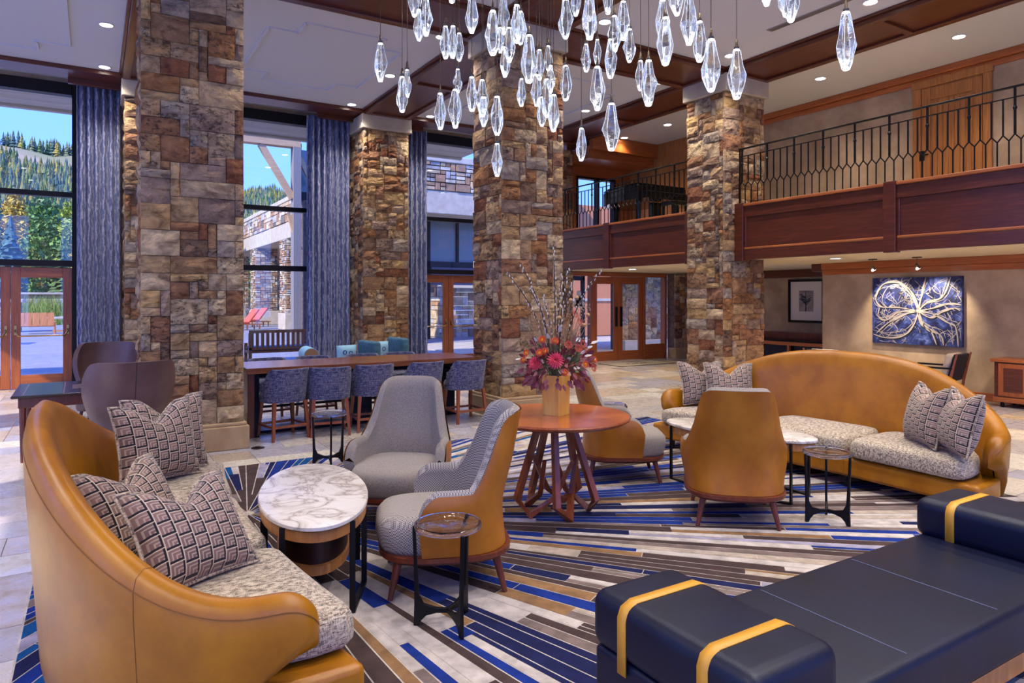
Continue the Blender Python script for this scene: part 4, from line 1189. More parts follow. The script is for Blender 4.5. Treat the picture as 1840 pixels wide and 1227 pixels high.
# ---------------------------------------------------------------- navy daybed
def daybed():
    t = thing('leather_daybed', 'navy leather daybed with mustard straps at the lower right', 'bench', (0, 0, 0))
    x0, x1, y0, y1 = 2.02, 3.90, 1.33, 2.05
    def pad(a, b, c, d, z0, z1, name, m, bev):
        return MB().box(a, b, c, d, z0, z1).build(name, m, t, smooth=True, angle=180, bev=bev, seg=5)
    seat = pad(x0 - .02, x1 + .02, y0, y1, .24, .455, 'seat_cushion', NAVY, .035)
    for x in (2.52, 3.20): MB().box(x - .0025, x + .0025, y0 + .04, y1 - .04, .4545, .4565).build('stitch', STITCH, seat)
    for x, s in ((1.62, 1), (4.28, -1)):
        a, b = (x, x + .40) if s > 0 else (x - .40, x)
        pad(a, b, y0 + .0, y1 + .0, .10, .44, 'end_panel', NAVY, .02)
        bo = MB().box(a - .01, b + .02, y0 - .02, y1 + .02, .435, .65).build('bolster', NAVY, t, smooth=True, angle=180, bev=.055, seg=6)
        for y in (1.50, 1.88):
            zz = .652; r = .055
            prof = [(a - .0135, .40), (a - .0135, .60), (a + .002, .636), (a + .045, .6545), (b - .035, .6545), (b + .008, .636), (b + .0235, .60), (b + .0235, .46)]
            mb = MB(); k = len(prof)
            for yy in (y - .022, y + .022):
                for px, pz in prof: mb.v.append((px, yy, pz))
            for i in range(k - 1): mb.f.append((i, i + 1, k + i + 1, k + i)); mb.m.append(0)
            st = mb.build('strap', STRAP, bo, smooth=True, angle=180); sm = st.modifiers.new('solid', 'SOLIDIFY'); sm.thickness = .005
    MB().box(1.66, 4.24, y0 + .02, y0 + .07, .15, .235).box(1.66, 4.24, y1 - .07, y1 - .02, .15, .235).build('wood_rail', WOOD_PIN, t, bev=.005)
    MB().box(2.02, 3.9, y0 + .05, y1 - .05, .19, .245).build('deck', MET_BLK, t)
    for x in (1.72, 4.18):
        for y in (y0 + .07, y1 - .07): MB().cyl((x, y, .0135), (x, y, .12), .022, .03, 10).build('foot', WOOD_LEG, t)
daybed()

# ---------------------------------------------------------------- bar table and stools
bt = thing('bar_table', 'long plank-topped bar table by the window', 'bar table', (0, 0, 0))
for k in range(6):
    y = 8.90 + k * .165
    xs_ = [1.60, 2.45 + .3 * (k % 2), 3.5 + .25 * (k % 3), 4.86]
    for a, b in zip(xs_[:-1], xs_[1:]): MB().box(a + .001, b - .001, y + .001, y + .164, .80, .874).build('plank', WOOD_BAR, bt, bev=.003)
MB().box(1.62, 1.70, 8.93, 9.86, 0, .80).build('end_panel', wood('bar_end', rgb(82,40,24), rgb(116,62,36), .3, 2), bt, bev=.006)
FR = M('bar_steel', rgb(24,28,40), .35, .7)
MB().box(1.70, 1.76, 8.95, 9.84, 0, .80).box(1.76, 4.80, 9.36, 9.42, .70, .80).box(1.76, 4.80, 9.05, 9.09, .74, .80).box(1.76, 4.80, 9.7, 9.74, .74, .80).build('steel_frame', FR, bt, bev=.004)
MB().box(1.76, 4.7, 9.20, 9.58, .0, .035).build('floor_plate', FR, bt, bev=.004)
MB().box(1.76, 4.7, 9.37, 9.41, .30, .33).build('foot_rail', FR, bt)
for x in (3.05, 4.35): MB().box(x, x + .28, 9.22, 9.56, .035, .70).build('pedestal', FR, bt, bev=.01)
def stool(label, loc, rz, group):
    t = thing('bar_stool', label, 'stool', loc, rz, group)
    NU, NV = 33, 7
    def sf(off):
        def fn(i, j):
            u = -1 + 2 * i / (NU - 1); v = j / (NV - 1)
            al = u * math.radians(105); k = 1 + .06 * v
            x = (.245 - off) * math.sin(al) * k if abs(al) < PI / 2 else math.copysign((.245 - off) * k, al)
            y = -(.20 - off) * math.cos(al) * k if abs(al) < PI / 2 else (abs(al) - PI / 2) * .35
            x = math.copysign(abs(x / .245) ** .72, x) * .245
            top = .875 - .17 * sstep(.55, 1.0, abs(u)) ; z = .46 + v * (top - .46)
            return (x, y - .07 * v, z)
        return fn
    fo, fi = sf(0), sf(.05)
    mb = MB().grid(lambda i, j: fo(i, j) if j < NV else fi(i, 2 * NV - 1 - j), NU, 2 * NV)
    for e in (0, NU - 1):
        for j in range(NV - 1): mb.quad([fo(e, j), fo(e, j + 1), fi(e, j + 1), fi(e, j)])
    mb.build('back_shell', DENIM, t, smooth=True, angle=60)
    S0 = lambda k: [(y, x) for x, y in superel(.02, .20 * k, .23 * k, .225 * k, 32, 4)]
    stack([(S0(.98), .46), (S0(1.02), .49), (S0(1.02), .545), (S0(.95), .575), (S0(.6), .59)]).build('seat', DENIM, t, smooth=True, angle=60)
    t.scale = (1.08, 1.08, 1)
    lg = []
    for sx in (-1, 1):
        for sy in (-1, 1):
            p, q = (sx * .185, sy * .165, .47), (sx * .215, sy * .205, 0); lg.append(q)
            MB().tube([p, q], [.027, .02], 4).build('leg', WOOD_STOOL, t)
    zf = .17; fx, fy = .205, .19
    for sy in (-1, 1): MB().bar((-fx, sy * fy, zf), (fx, sy * fy, zf), .024, .03).build('footrest', WOOD_STOOL, t)
    for sx in (-1, 1): MB().bar((sx * fx, -fy, zf), (sx * fx, fy, zf), .022, .028).build('stretcher', WOOD_STOOL, t)
    return t
st0 = stool('denim blue bar stool nearest the left column', (2.02, 8.80, 0), D(12), 'denim blue bar stools')
for x, y, a, l in ((2.58, 8.76, -10, 'denim blue bar stool, second from the left column'), (3.16, 8.78, -5, 'denim blue bar stool, middle of the near row'),
                   (3.88, 8.76, 3, 'denim blue bar stool behind the grey lounge chair'), (4.50, 8.66, 2, 'denim blue bar stool next to the central column')):
    clone(st0, (x, y, 0), D(a), l)
for i, x in enumerate((2.15, 2.8, 3.55, 4.15)):
    clone(st0, (x, 10.12, 0), PI + D(6 - 4 * i), ('denim bar stool on the far side of the bar, at the left end', 'denim bar stool on the far side of the bar, second from left', 'denim bar stool on the far side of the bar, third from left', 'denim bar stool on the far side of the bar, at the right end')[i])
ob = thing('floor_outlet', 'round metal floor outlet by the left column base', 'floor outlet', (1.62, 8.32, 0))
MB().lathe([(.075, .001), (.075, .008), (.06, .012)], 20).build('lid', MET_STEEL, ob, smooth=True); MB().box(-.03, .03, -.004, .004, .012, .016).build('latch', MET_BLK, ob)

# ---------------------------------------------------------------- wing chairs and game table
def wing_chair(label, loc, rz):
    t = thing('wing_chair', label, 'armchair', loc, rz, 'brown leather wing chairs')
    NU, NV = 41, 12
    def sf(off):
        def fn(i, j):
            u = -1 + 2 * i / (NU - 1); v = j / (NV - 1); a = abs(u)
            al = u * math.radians(80)
            top = 1.13 - .22 * max(0, (a - .62) / .38) ** 2.6; z = .30 + v * (top - .30)
            w = .31 + .11 * sstep(.38, .88, z); x = (w - off) * math.copysign(abs(math.sin(al)) ** .8, al)
            y = -(.33 - off) * math.cos(al) * (.85 + .15 * math.cos(al))
            y -= .20 * max(0, z - .45); x *= 1 - .04 * sstep(.98, 1.13, z)
            if z < .62: x *= .92 + .08 * sstep(.3, .62, z)
            return (x, y, z)
        return fn
    fo, fi = sf(0), sf(.06)
    mb = MB().grid(lambda i, j: fo(i, j) if j < NV else fi(i, 2 * NV - 1 - j), NU, 2 * NV)
    for e in (0, NU - 1):
        for j in range(NV - 1): mb.quad([fo(e, j), fo(e, j + 1), fi(e, j + 1), fi(e, j)])
    b = mb.build('shell', BROWN_LEATHER, t, smooth=True, angle=60)
    mid = NU // 2
    MB().tube([fo(mid, j) for j in range(NV)], .0035, 5).build('seam', M('brown_seam', rgb(52,36,34), .6), b)
    S0 = lambda k: [(y, x) for x, y in superel(.04, .28 * k, .34 * k, .29 * k, 32, 4)]
    stack([(S0(.98), .28), (S0(1.02), .32), (S0(1.02), .42), (S0(.94), .46), (S0(.5), .47)]).build('seat_cushion', BROWN_LEATHER, t, smooth=True, angle=60)
    for sx in (-1, 1):
        for sy in (-1, 1): MB().tube([(sx * .22, sy * .22, .29), (sx * .26, sy * .27, 0)], [.022, .014], 8).build('leg', WOOD_LEG, t)
    return t
wing_chair('brown leather wing chair in front of the left column, seen from behind', (.28, 7.92, 0), D(8))
wing_chair('brown leather wing chair facing the game table, farther one', (.12, 10.75, 0), PI + D(-12))
gt = thing('game_table', 'dark game table with an inlaid chequer board beside the wing chairs', 'table', (-.20, 9.42, 0), D(1))
MB().box(-.56, .56, -.63, .63, .69, .72).build('top', M('game_top', rgb(44,26,20), .25, coat=.3), gt, bev=.012)
MB().box(-.50, .50, -.56, .56, .58, .69).build('apron', WOOD_LEG, gt, bev=.008)
lt, dk = M('board_light', rgb(150,104,60), .3), M('board_dark', rgb(58,34,24), .3)
bd = MB()
for i in range(8):
    for j in range(8): bd.box(-.02 + i * .055, -.02 + (i + 1) * .055, -.22 + j * .055, -.22 + (j + 1) * .055, .719, .7215, (i + j) % 2)
bd.build('chequer_board', [lt, dk], gt)
for a in (-.46, -.10): MB().box(a, a + .01, -.55, .55, .719, .721).build('inlay_line', lt, gt)
for sx in (-1, 1):
    for sy in (-1, 1): MB().tube([(sx * .46, sy * .52, .6), (sx * .46, sy * .52, 0)], [.035, .022], 8).build('leg', WOOD_LEG, gt)

# lounge seats between the bar and the windows
TEAL = M('teal_cloth', rgb(70,112,130), .8, col2=rgb(54,92,112), scale=12, bmp=.1, bscale=90); PALEB = M('pale_blue_print', rgb(150,196,216), .8)
TAN = M('tan_end', rgb(150,112,78), .7)
def lounge_seat(label, loc, rz):
    t = thing('lounge_chair', label, 'armchair', loc, rz, 'teal lounge chairs behind the bar')
    MB().box(-.36, .36, -.34, .36, .22, .44).build('seat', TEAL, t, bev=.04, seg=3, smooth=True, angle=180)
    MB().box(-.36, .36, -.44, -.28, .30, .95).build('backrest', TEAL, t, bev=.05, seg=3, smooth=True, angle=180)
    MB().box(-.43, -.36, -.42, .34, .12, .62).box(.36, .43, -.42, .34, .12, .62).build('arm', NAVY, t, bev=.02)
    for sx in (-.38, .38):
        for sy in (-.38, .3): MB().cyl((sx, sy, 0), (sx, sy, .23), .018).build('leg', WOOD_LEG, t)
lounge_seat('teal lounge chair behind the bar, left of two', (4.0, 12.2, 0), D(95)); lounge_seat('teal lounge chair behind the bar, right of two', (4.85, 12.9, 0), D(95))
def ring_pillow(label, loc, rz):
    t = thing('printed_cushion', label, 'cushion', loc, rz, 'pale blue ring print cushions')
    MB().grid(lambda i, j: ((-1 + i / 5) * .22 * (1 - .1 * (1 - (j / 5 - 1) ** 2)), 0 + (.09 * max(0, (1 - (i / 5 - 1) ** 4) * (1 - (j / 5 - 1) ** 4)) ** .5), (j / 5) * .22), 11, 11).grid(lambda i, j: ((-1 + i / 5) * .22 * (1 - .1 * (1 - (j / 5 - 1) ** 2)), 0 - (.09 * max(0, (1 - (i / 5 - 1) ** 4) * (1 - (j / 5 - 1) ** 4)) ** .5), (j / 5) * .22), 11, 11).build('cover', PALEB, t, smooth=True, angle=180)
    rm = MB()
    for x, z in ((-.09, .12), (.08, .16), (.03, .30), (-.1, .32)):
        rm.tube([(x + .035 * math.cos(a * PI / 6), -.088, z + .035 * math.sin(a * PI / 6)) for a in range(12)], .008, 4, closed=True)
    rm.build('ring_print', M('ring_blue', rgb(36,76,150), .8), t)
ring_pillow('pale blue cushion with rings on the left teal chair', (3.86, 12.02, .46), D(20)); ring_pillow('pale blue cushion with rings on the right teal chair', (4.74, 12.7, .46), D(20))
t = thing('roll_arm_bench', 'upholstered bench with rolled ends behind the bar', 'bench', (2.55, 12.4, 0), D(-6))
MB().box(-.75, .75, -.28, .28, .28, .44).build('seat', TEAL, t, bev=.03)
for sx in (-1, 1):
    r_ = MB().cyl((sx * .72, -.32, .74), (sx * .72, .32, .74), .13, n=24).build('rolled_end', PALEB, t, smooth=True)
    MB().cyl((sx * .72, -.325, .74), (sx * .72, -.318, .74), .12, n=24).build('end_disc', TAN, r_)
    MB().box(sx * .72 - .05, sx * .72 + .05, -.28, .28, .3, .66).build('end_support', TEAL, t)
for sx in (-.6, .6): MB().box(sx - .03, sx + .03, -.25, .25, 0, .28).build('leg', WOOD_LEG, t)

# ---------------------------------------------------------------- pendants
PEND = [(2.25, 6.01, 4.096, 0.352), (2.42, 5.9, 3.786, 0.326), (2.46, 5.88, 3.85, 0.252), (2.52, 5.84, 4.713, 0.375), (2.55, 5.82, 4.405, 0.288), (2.61, 5.79, 4.512, 0.347), (2.76, 5.69, 4.25, 0.298), (2.82, 5.66, 4.256, 0.298), (2.87, 5.63, 4.189, 0.257), (2.81, 5.66, 4.805, 0.339), (2.97, 5.57, 4.538, 0.348), (2.86, 5.64, 3.86, 0.221), (2.84, 5.65, 3.67, 0.354), (2.72, 5.72, 3.634, 0.332), (2.97, 5.57, 3.786, 0.316), (3.05, 5.52, 3.758, 0.339), (3.06, 5.51, 3.593, 0.267), (3.17, 5.45, 3.606, 0.357), (3.17, 5.45, 3.172, 0.303), (3.05, 5.32, 4.325, 0.4), (3.22, 5.42, 4.523, 0.344), (3.26, 5.39, 4.24, 0.323), (3.23, 5.41, 4.061, 0.277), (3.32, 5.35, 4.449, 0.352), (3.35, 5.33, 4.387, 0.306), (3.1, 4.8, 3.945, 0.4), (3.36, 5.33, 3.768, 0.254), (3.5, 5.24, 4.035, 0.282), (3.57, 5.2, 4.071, 0.231), (3.59, 5.19, 3.891, 0.257), (3.48, 5.26, 3.809, 0.293), (3.56, 5.21, 3.765, 0.351), (3.52, 5.23, 3.598, 0.267), (3.61, 5.17, 3.619, 0.339), (3.19, 5.43, 4.24, 0.234), (3.71, 5.12, 4.507, 0.368), (3.79, 5.07, 4.625, 0.277), (3.63, 4.66, 4.367, 0.4), (4.04, 4.91, 4.677, 0.312), (4.09, 4.88, 4.348, 0.334), (4.16, 4.84, 4.482, 0.357), (4.21, 4.81, 4.227, 0.306), (3.87, 5.02, 4.089, 0.257), (3.96, 4.97, 4.132, 0.236), (4.06, 4.9, 4.132, 0.359), (3.93, 4.93, 3.865, 0.4), (3.71, 5.12, 3.891, 0.323), (3.83, 5.04, 3.311, 0.301), (3.73, 4.49, 3.392, 0.4), (4.3, 4.76, 3.937, 0.277), (4.14, 4.48, 3.828, 0.4), (4.47, 4.65, 4.492, 0.395), (4.07, 4.2, 4.09, 0.4), (4.58, 4.58, 4.75, 0.4), (4.24, 4.1, 4.262, 0.4), (4.76, 4.47, 4.297, 0.375), (4.02, 3.66, 3.724, 0.4), (4.4, 3.74, 3.743, 0.4), (5.29, 4.15, 4.805, 0.365), (4.93, 3.67, 4.494, 0.4), (4.85, 3.57, 4.4, 0.4), (4.41, 2.81, 3.714, 0.4)]
def crystal_meshes(seed):
    rng = random.Random(seed); n = 6
    prof = [(.30, 0.0), (.42, -.03), (.52, -.16), (.72, -.36), (.98, -.55), (.80, -.72), (.52, -.88), (.34, -.985), (.22, -1.0)]
    tw = rng.uniform(0, 1); jit = [[rng.uniform(.88, 1.12) for _ in range(n)] for _ in prof]; dz = [rng.uniform(-.05, .05) for _ in range(n)]
    W = .185
    def P(i, j):
        r, z = prof[i]; a = 2 * PI * j / n + tw
        if i in (3, 4, 5): z += dz[j]
        return (r * W * jit[i][j] * math.cos(a), r * W * jit[i][j] * math.sin(a), z)
    mb = MB().grid(P, len(prof), n, False, True)
    mb.f.append(tuple(range(n))); mb.m.append(0); mb.f.append(tuple((len(prof) - 1) * n + j for j in range(n))); mb.m.append(0)
    body = mb.mesh('crystal', CRYSTAL)
    eg = MB()
    for j in range(n): eg.tube([Vector(P(i, j)) * 1.0 for i in range(1, len(prof))], [.002, .002, .0025, .003, .003, .004, .005, .004], 3)
    eg.lathe([(.012, -1.004), (.026, -.985), (.03, -.95), (.02, -.93)], 8)
    edge = eg.mesh('lit_edges', EDGE_GLOW)
    return body, edge
CR = [crystal_meshes(k) for k in range(6)]
LEDM = MB().lathe([(.10, -.012), (.16, -.02), (.17, -.055), (.12, -.075)], 12).mesh('led_cap', LED, True)
def ordinal(n):
    ones = ('', 'first', 'second', 'third', 'fourth', 'fifth', 'sixth', 'seventh', 'eighth', 'ninth', 'tenth', 'eleventh', 'twelfth', 'thirteenth', 'fourteenth', 'fifteenth', 'sixteenth', 'seventeenth', 'eighteenth', 'nineteenth')
    if n < 20: return ones[n]
    tens, k = divmod(n, 10); w = {2: 'twent', 3: 'thirt', 4: 'fort', 5: 'fift', 6: 'sixt', 7: 'sevent'}[tens]
    return w + 'ieth' if k == 0 else w + 'y-' + ones[k]
def bearing(x, y): return (x * math.cos(YAW) - y * math.sin(YAW)) / (x * math.sin(YAW) + y * math.cos(YAW))
def pendants():
    rng = random.Random(3)
    order = sorted(range(len(PEND)), key=lambda i: bearing(PEND[i][0], PEND[i][1]))
    for k, (x, y, z, L) in enumerate(PEND):
        t = thing('crystal_pendant', 'x', 'pendant light', (x, y, z), rng.uniform(0, 6.28), 'lit bubble glass pendants of the chandelier')
        b, e = CR[k % 6]
        put('crystal', b, t, (0, 0, 0), (0, 0, 0), (L, L, L)); put('lit_edges', e, t, (0, 0, 0), (0, 0, 0), (L, L, L))
        put('led_cap', LEDM, t, (0, 0, .004), (0, 0, 0), (L * .34, L * .34, L * .5))
        MB().lathe([(.018, 0), (.02, .004), (.02, .022), (.012, .028), (.008, .075), (.006, .08)], 10).build('socket', MET_STEEL, t, smooth=True)
        MB().cyl((0, 0, .075), (0, 0, CZ - .02 - z), .0028, n=5).build('cable', MET_STEEL, t)
        t['label'] = 'lit bubble glass pendant, %s from the left end of the chandelier' % ordinal(order.index(k) + 1)
    return
pendants()
canopy = thing('chandelier_canopy', 'bronze ceiling plate the crystal pendants hang from', 'ceiling plate', (3.4, 4.6, CZ))
MB().lathe([(1.6, -.02), (1.6, 0)], 40).build('plate', MET_STEEL, canopy)
# ---------------------------------------------------------------- gallery wall things
pt = thing('abstract_painting', 'blue and white abstract canvas of looping lines on the gallery wall', 'painting', (WX, 6.83, 1.51))
def canvas_mat():
    m, t, p, o = nt('indigo_canvas')
    v = coords(t, True, (1, 1, 1))
    n = N(t, 'TexNoise', Scale=5.0, Detail=9.0, Roughness=.7, Distortion=1.0); t.links.new(v, n.inputs['Vector'])
    r = ramp(t, [(.36, rgb(12,15,40)), (.5, rgb(34,46,104)), (.62, rgb(74,94,158)), (.74, rgb(170,176,200))], n.outputs['Fac'])
    t.links.new(r.outputs[0], p.inputs['Base Color']); p.inputs['Roughness'].default_value = .5
    return m
MB().box(-.07, -.004, -.80, .80, -.62, .62).build('canvas', canvas_mat(), pt, bev=.004)
def stroke(mb, pts, w, x, m=0):
    """flat painted ribbon through 2d points (u right, v up) as seen from the room"""
    P2 = []
    n = len(pts)
    for i in range(n - 1):
        p0 = pts[max(0, i - 1)]; p1 = pts[i]; p2 = pts[i + 1]; p3 = pts[min(n - 1, i + 2)]
        for k in range(8):
            f = k / 8
            P2.append(tuple(.5 * (2 * b + (c - a) * f + (2 * a - 5 * b + 4 * c - d) * f * f + (-a + 3 * b - 3 * c + d) * f ** 3) for a, b, c, d in zip(p0, p1, p2, p3)))
    P2.append(pts[-1]); k = len(P2); L, Rr = [], []
    for i, (u, v) in enumerate(P2):
        a = P2[max(0, i - 1)]; b = P2[min(k - 1, i + 1)]; du, dv = b[0] - a[0], b[1] - a[1]; l = math.hypot(du, dv) or 1
        ww = w * (.45 + .55 * math.sin(PI * i / (k - 1))) * (1 + .35 * math.sin(i * .7))
        L.append((u - dv / l * ww / 2, v + du / l * ww / 2)); Rr.append((u + dv / l * ww / 2, v - du / l * ww / 2))
    cl = lambda q: (max(-.79, min(.79, q[0])), max(-.61, min(.61, q[1])))
    for i in range(k - 1):
        mb.quad([(x, -cl(q)[0], cl(q)[1]) for q in (L[i], L[i + 1], Rr[i + 1], Rr[i])], m)
WHT, BLK = M('paint_ivory', rgb(170,161,152), .5), M('paint_black', rgb(16,16,28), .5)
rp = random.Random(4)
sw, sk, sf_ = MB(), MB(), MB()
hub = (.06, -.0)
loops = [[hub, (-.06, .28), (-.30, .52), (-.58, .50), (-.73, .25), (-.62, .07), (-.30, .06), hub], [hub, (.12, .3), (.20, .62)], [hub, (.22, .16), (.48, .26), (.62, .62)], [hub, (.3, .05), (.56, .14), (.78, .12)],
         [hub, (.34, -.06), (.58, -.2), (.70, -.28), (.74, -.62)], [hub, (.10, -.22), (.28, -.36), (.38, -.6)], [hub, (-.02, -.25), (-.20, -.46), (-.52, -.52), (-.78, -.46)], [hub, (-.22, -.08), (-.5, -.24), (-.72, -.44)],
         [hub, (-.3, -.03), (-.52, -.18), (-.68, -.12), (-.66, .05)], [hub, (.02, .2), (-.12, .42), (-.36, .58)], [hub, (.28, -.12), (.46, -.02), (.66, .06), (.77, .02)], [hub, (.18, -.3), (.44, -.42), (.5, -.6)]]
for lp in loops:
    stroke(sk, [(a + .010, b - .012) for a, b in lp], .044, -.0715)
    stroke(sw, lp, .028, -.0730)
    stroke(sw, [(a * .86 + .02, b * .9) for a, b in lp], .014, -.0726)
    stroke(sw, [(a * 1.06, b * .82 + .01) for a, b in lp], .010, -.0724)
    stroke(sk, [(a * .93 + .01, b * .93) for a, b in lp], .010, -.0722)
for _ in range(150):
    a = rp.uniform(-.75, .75); b = rp.uniform(-.58, .58); q = [(a, b)]
    for _ in range(3): a += rp.uniform(-.16, .16); b += rp.uniform(-.16, .16); q.append((a, b))
    stroke(sw if rp.random() < .7 else sk, q, rp.uniform(.005, .014), -.0710)
sw.box(-.0735, -.0705, -.11, -.03, -.03, .03)
sw.build('ivory_strokes', WHT, pt); sk.build('black_strokes', BLK, pt)

fp = thing('framed_print', 'framed winter tree print in a dark frame in the recess', 'picture', (15.1, 10.66, 1.67))
for a, b, c, d in ((-.50, .50, -.54, -.48), (-.50, .50, .48, .54)): MB().box(-.05, -.002, a, b, c, d).build('frame_bar', WOOD_LEG if False else CRETE, fp, bev=.004)
for a, b in ((-.50, -.44), (.44, .50)): MB().box(-.05, -.002, a, b, -.48, .48).build('frame_bar', CRETE, fp, bev=.004)
MB().box(-.02, -.002, -.44, .44, -.48, .48).build('mat_board', M('white_mat', rgb(226,218,206), .7), fp)
MB().box(-.024, -.018, -.2, .2, -.26, .26).build('print', M('print_grey', rgb(132,124,124), .6, col2=rgb(170,160,152), scale=6), fp)
br = MB()
br.bar((-.026, 0, -.26), (-.026, 0, .0), .004, .05)
for k in range(16):
    z0 = rp.uniform(-.1, .12); sg = rp.choice((-1, 1)); br.bar((-.026, sg * .01, z0), (-.026, sg * rp.uniform(.1, .19), z0 + rp.uniform(.02, .14)), .004, rp.uniform(.008, .02))
br.bar((-.026, 0, 0), (-.026, .01, .24), .004, .03)
br.build('tree_ink', M('ink_blue', rgb(40,52,74), .7), fp)
t = thing('writing_desk', 'dark desk with wooden edge below the framed print', 'desk', (14.2, 10.1, 0))
MB().box(-.4, .4, -1.0, 1.2, .72, .76).build('top', CRETE, t, bev=.006)
MB().box(-.4, -.36, -1.0, 1.2, .64, .72).build('apron', WOOD_MIDY, t, bev=.004)
MB().box(.0, .4, -1.0, 1.2, .76, .92).build('upper_shelf', WOOD_LEG, t, bev=.006)
for y in (-.98, .1, 1.14): MB().box(-.4, -.34, y, y + .06, 0, .64).build('leg', WOOD_MID, t)
MB().box(-.3, .38, -.95, .05, .1, .64).box(-.3, .38, .2, 1.1, .1, .64).build('drawer_block', NAVY, t, bev=.006)
t = thing('credenza', 'cherry credenza against the wall at the right edge', 'cabinet', (12.64, 4.40, 0))
MB().box(-.24, .24, -.95, .95, .10, .72).build('body', WOOD_DK, t, bev=.006)
MB().box(-.28, .25, -1.0, 1.0, .72, .77).build('top', WOOD_MIDY, t, bev=.012)
MB().box(-.26, .24, -.97, .97, .08, .16).build('plinth', WOOD_MIDY, t, bev=.008)
for k in range(4):
    y = -.90 + k * .45
    dd = MB().box(-.262, -.238, y + .01, y + .44, .18, .70).build('door', WOOD_MID, t, bev=.006)
    MB().box(-.268, -.26, y + .09, y + .36, .25, .63).build('door_panel', WOOD_DK, dd, bev=.006)
for sx in (-.2, .2):
    for sy in (-.85, .85): MB().lathe([(.02, 0), (.03, .03), (.03, .05), (.02, .085)], 12, (sx, sy, 0)).build('foot', MET_BLK, t)
def wood_chair(label, loc, rz, back):
    t = thing('wood_frame_chair', label, 'armchair', loc, rz, 'wood frame chairs along the gallery')
    MB().box(-.28, .28, -.28, .30, .34, .44).build('seat', NAVY, t, bev=.03, seg=3)
    o = MB().box(-.27, .27, -.06, .06, 0, .42).build('back_cushion', back, t, bev=.045, seg=3, smooth=True, angle=180); o.location = (0, -.24, .44); o.rotation_euler = (D(14), 0, 0)
    o = MB().box(-.28, .28, -.03, .03, 0, .46).build('back_panel', NAVY, t, bev=.02); o.location = (0, -.32, .40); o.rotation_euler = (D(14), 0, 0)
    for sx in (-1, 1):
        MB().tube([(sx * .32, -.30, 0), (sx * .32, -.36, .42), (sx * .32, -.46, .86)], [.018, .026, .016], 4).build('back_leg', WOOD_STOOL, t)
        MB().bar((sx * .32, .30, 0), (sx * .32, .28, .60), .03, .035).build('front_leg', WOOD_STOOL, t)
        MB().bar((sx * .32, -.40, .62), (sx * .32, .34, .62), .05, .03).build('arm', MET_BLK, t, bev=.008)
    return t
wood_chair('wood frame armchair with cream back cushion below the painting', (11.9, 6.05, 0), D(8), M('cream_leather', rgb(196,180,160), .5))
wood_chair('plaid-backed armchair behind the crown of the right sofa', (11.2, 7.35, 0), D(-85), fabric('plaid_cloth', rgb(110,98,88), rgb(206,196,178), 40, 40))
# grand piano on the balcony
gp = thing('grand_piano', 'black grand piano behind the balcony railing', 'piano', (11.25, 12.7, 3.38), D(90))
out_ = [(-1.0, -.75), (-1.0, .75), (-.55, .78), (.1, .72), (.55, .5), (.9, .1), (1.0, -.2), (.9, -.55), (.6, -.75)]
MB().prism(out_, .62, .95).build('case', CRETE, gp, bev=.02)
lo = MB().prism([(x * .99, y * .99) for x, y in out_], 0, .03).build('lid', CRETE, gp, bev=.008); lo.location = (0, 0, .955)
MB().box(-1.22, -1.0, -.72, .72, .62, .78).build('keyboard', CRETE, gp, bev=.01)
MB().box(-1.18, -1.02, -.66, .66, .78, .79).build('keys', LIME_PALE, gp)
for x, y in ((-.85, -.6), (-.85, .6), (.75, -.1)): MB().tube([(x, y, .63), (x, y, .1), (x, y, 0)], [.07, .045, .05], 8).build('leg', CRETE, gp)
MB().box(-.8, -.7, -.15, .15, .1, .6).build('pedal_lyre', CRETE, gp)
pb = thing('piano_bench', 'black piano bench beside the grand piano', 'bench', (11.15, 11.05, 3.38), D(90))
MB().box(-.2, .2, -.4, .4, .40, .5).build('seat', CRETE, pb, bev=.02)
for x in (-.16, .16):
    for y in (-.35, .35): MB().bar((x, y, 0), (x, y, .4), .05, .05).build('leg', CRETE, pb)
dm = thing('door_mat', 'patterned entrance mat in front of the entrance doors', 'mat', (12.3, 13.75, .003), 0)
MB().box(-.95, .95, -.45, .45, 0, .008).build('pile', M('mat_beige', rgb(150,138,116), .95), dm)
cm = MB()
for k in range(5): cm.lathe([(.05, .0), (.05, .003)], 10, (-.3 + k * .15, .02 * (-1) ** k, .007))
cm.build('crest', M('mat_dark', rgb(70,62,60), .95), dm); MB().box(-.95, .95, -.45, -.43, .001, .0095).box(-.95, .95, .43, .45, .001, .0095).box(-.95, -.93, -.45, .45, .001, .0095).box(.93, .95, -.45, .45, .001, .0095).build('border', M('mat_edge', rgb(60,52,50), .95), dm)
av = thing('air_vent', 'long slim air vent in the ceiling beside the beam', 'vent', (8.85, 5.9, CZ))
MB().box(-.06, .06, -1.0, 1.0, -.012, -.001).build('frame', M('vent_grey', rgb(150,140,134), .6), av)
for k in range(3): MB().box(-.045 + k * .034, -.03 + k * .034, -.97, .97, -.016, -.012).build('slat', M('vent_dark', rgb(90,82,78), .6) if k == 0 else bpy.data.materials['vent_dark'], av)
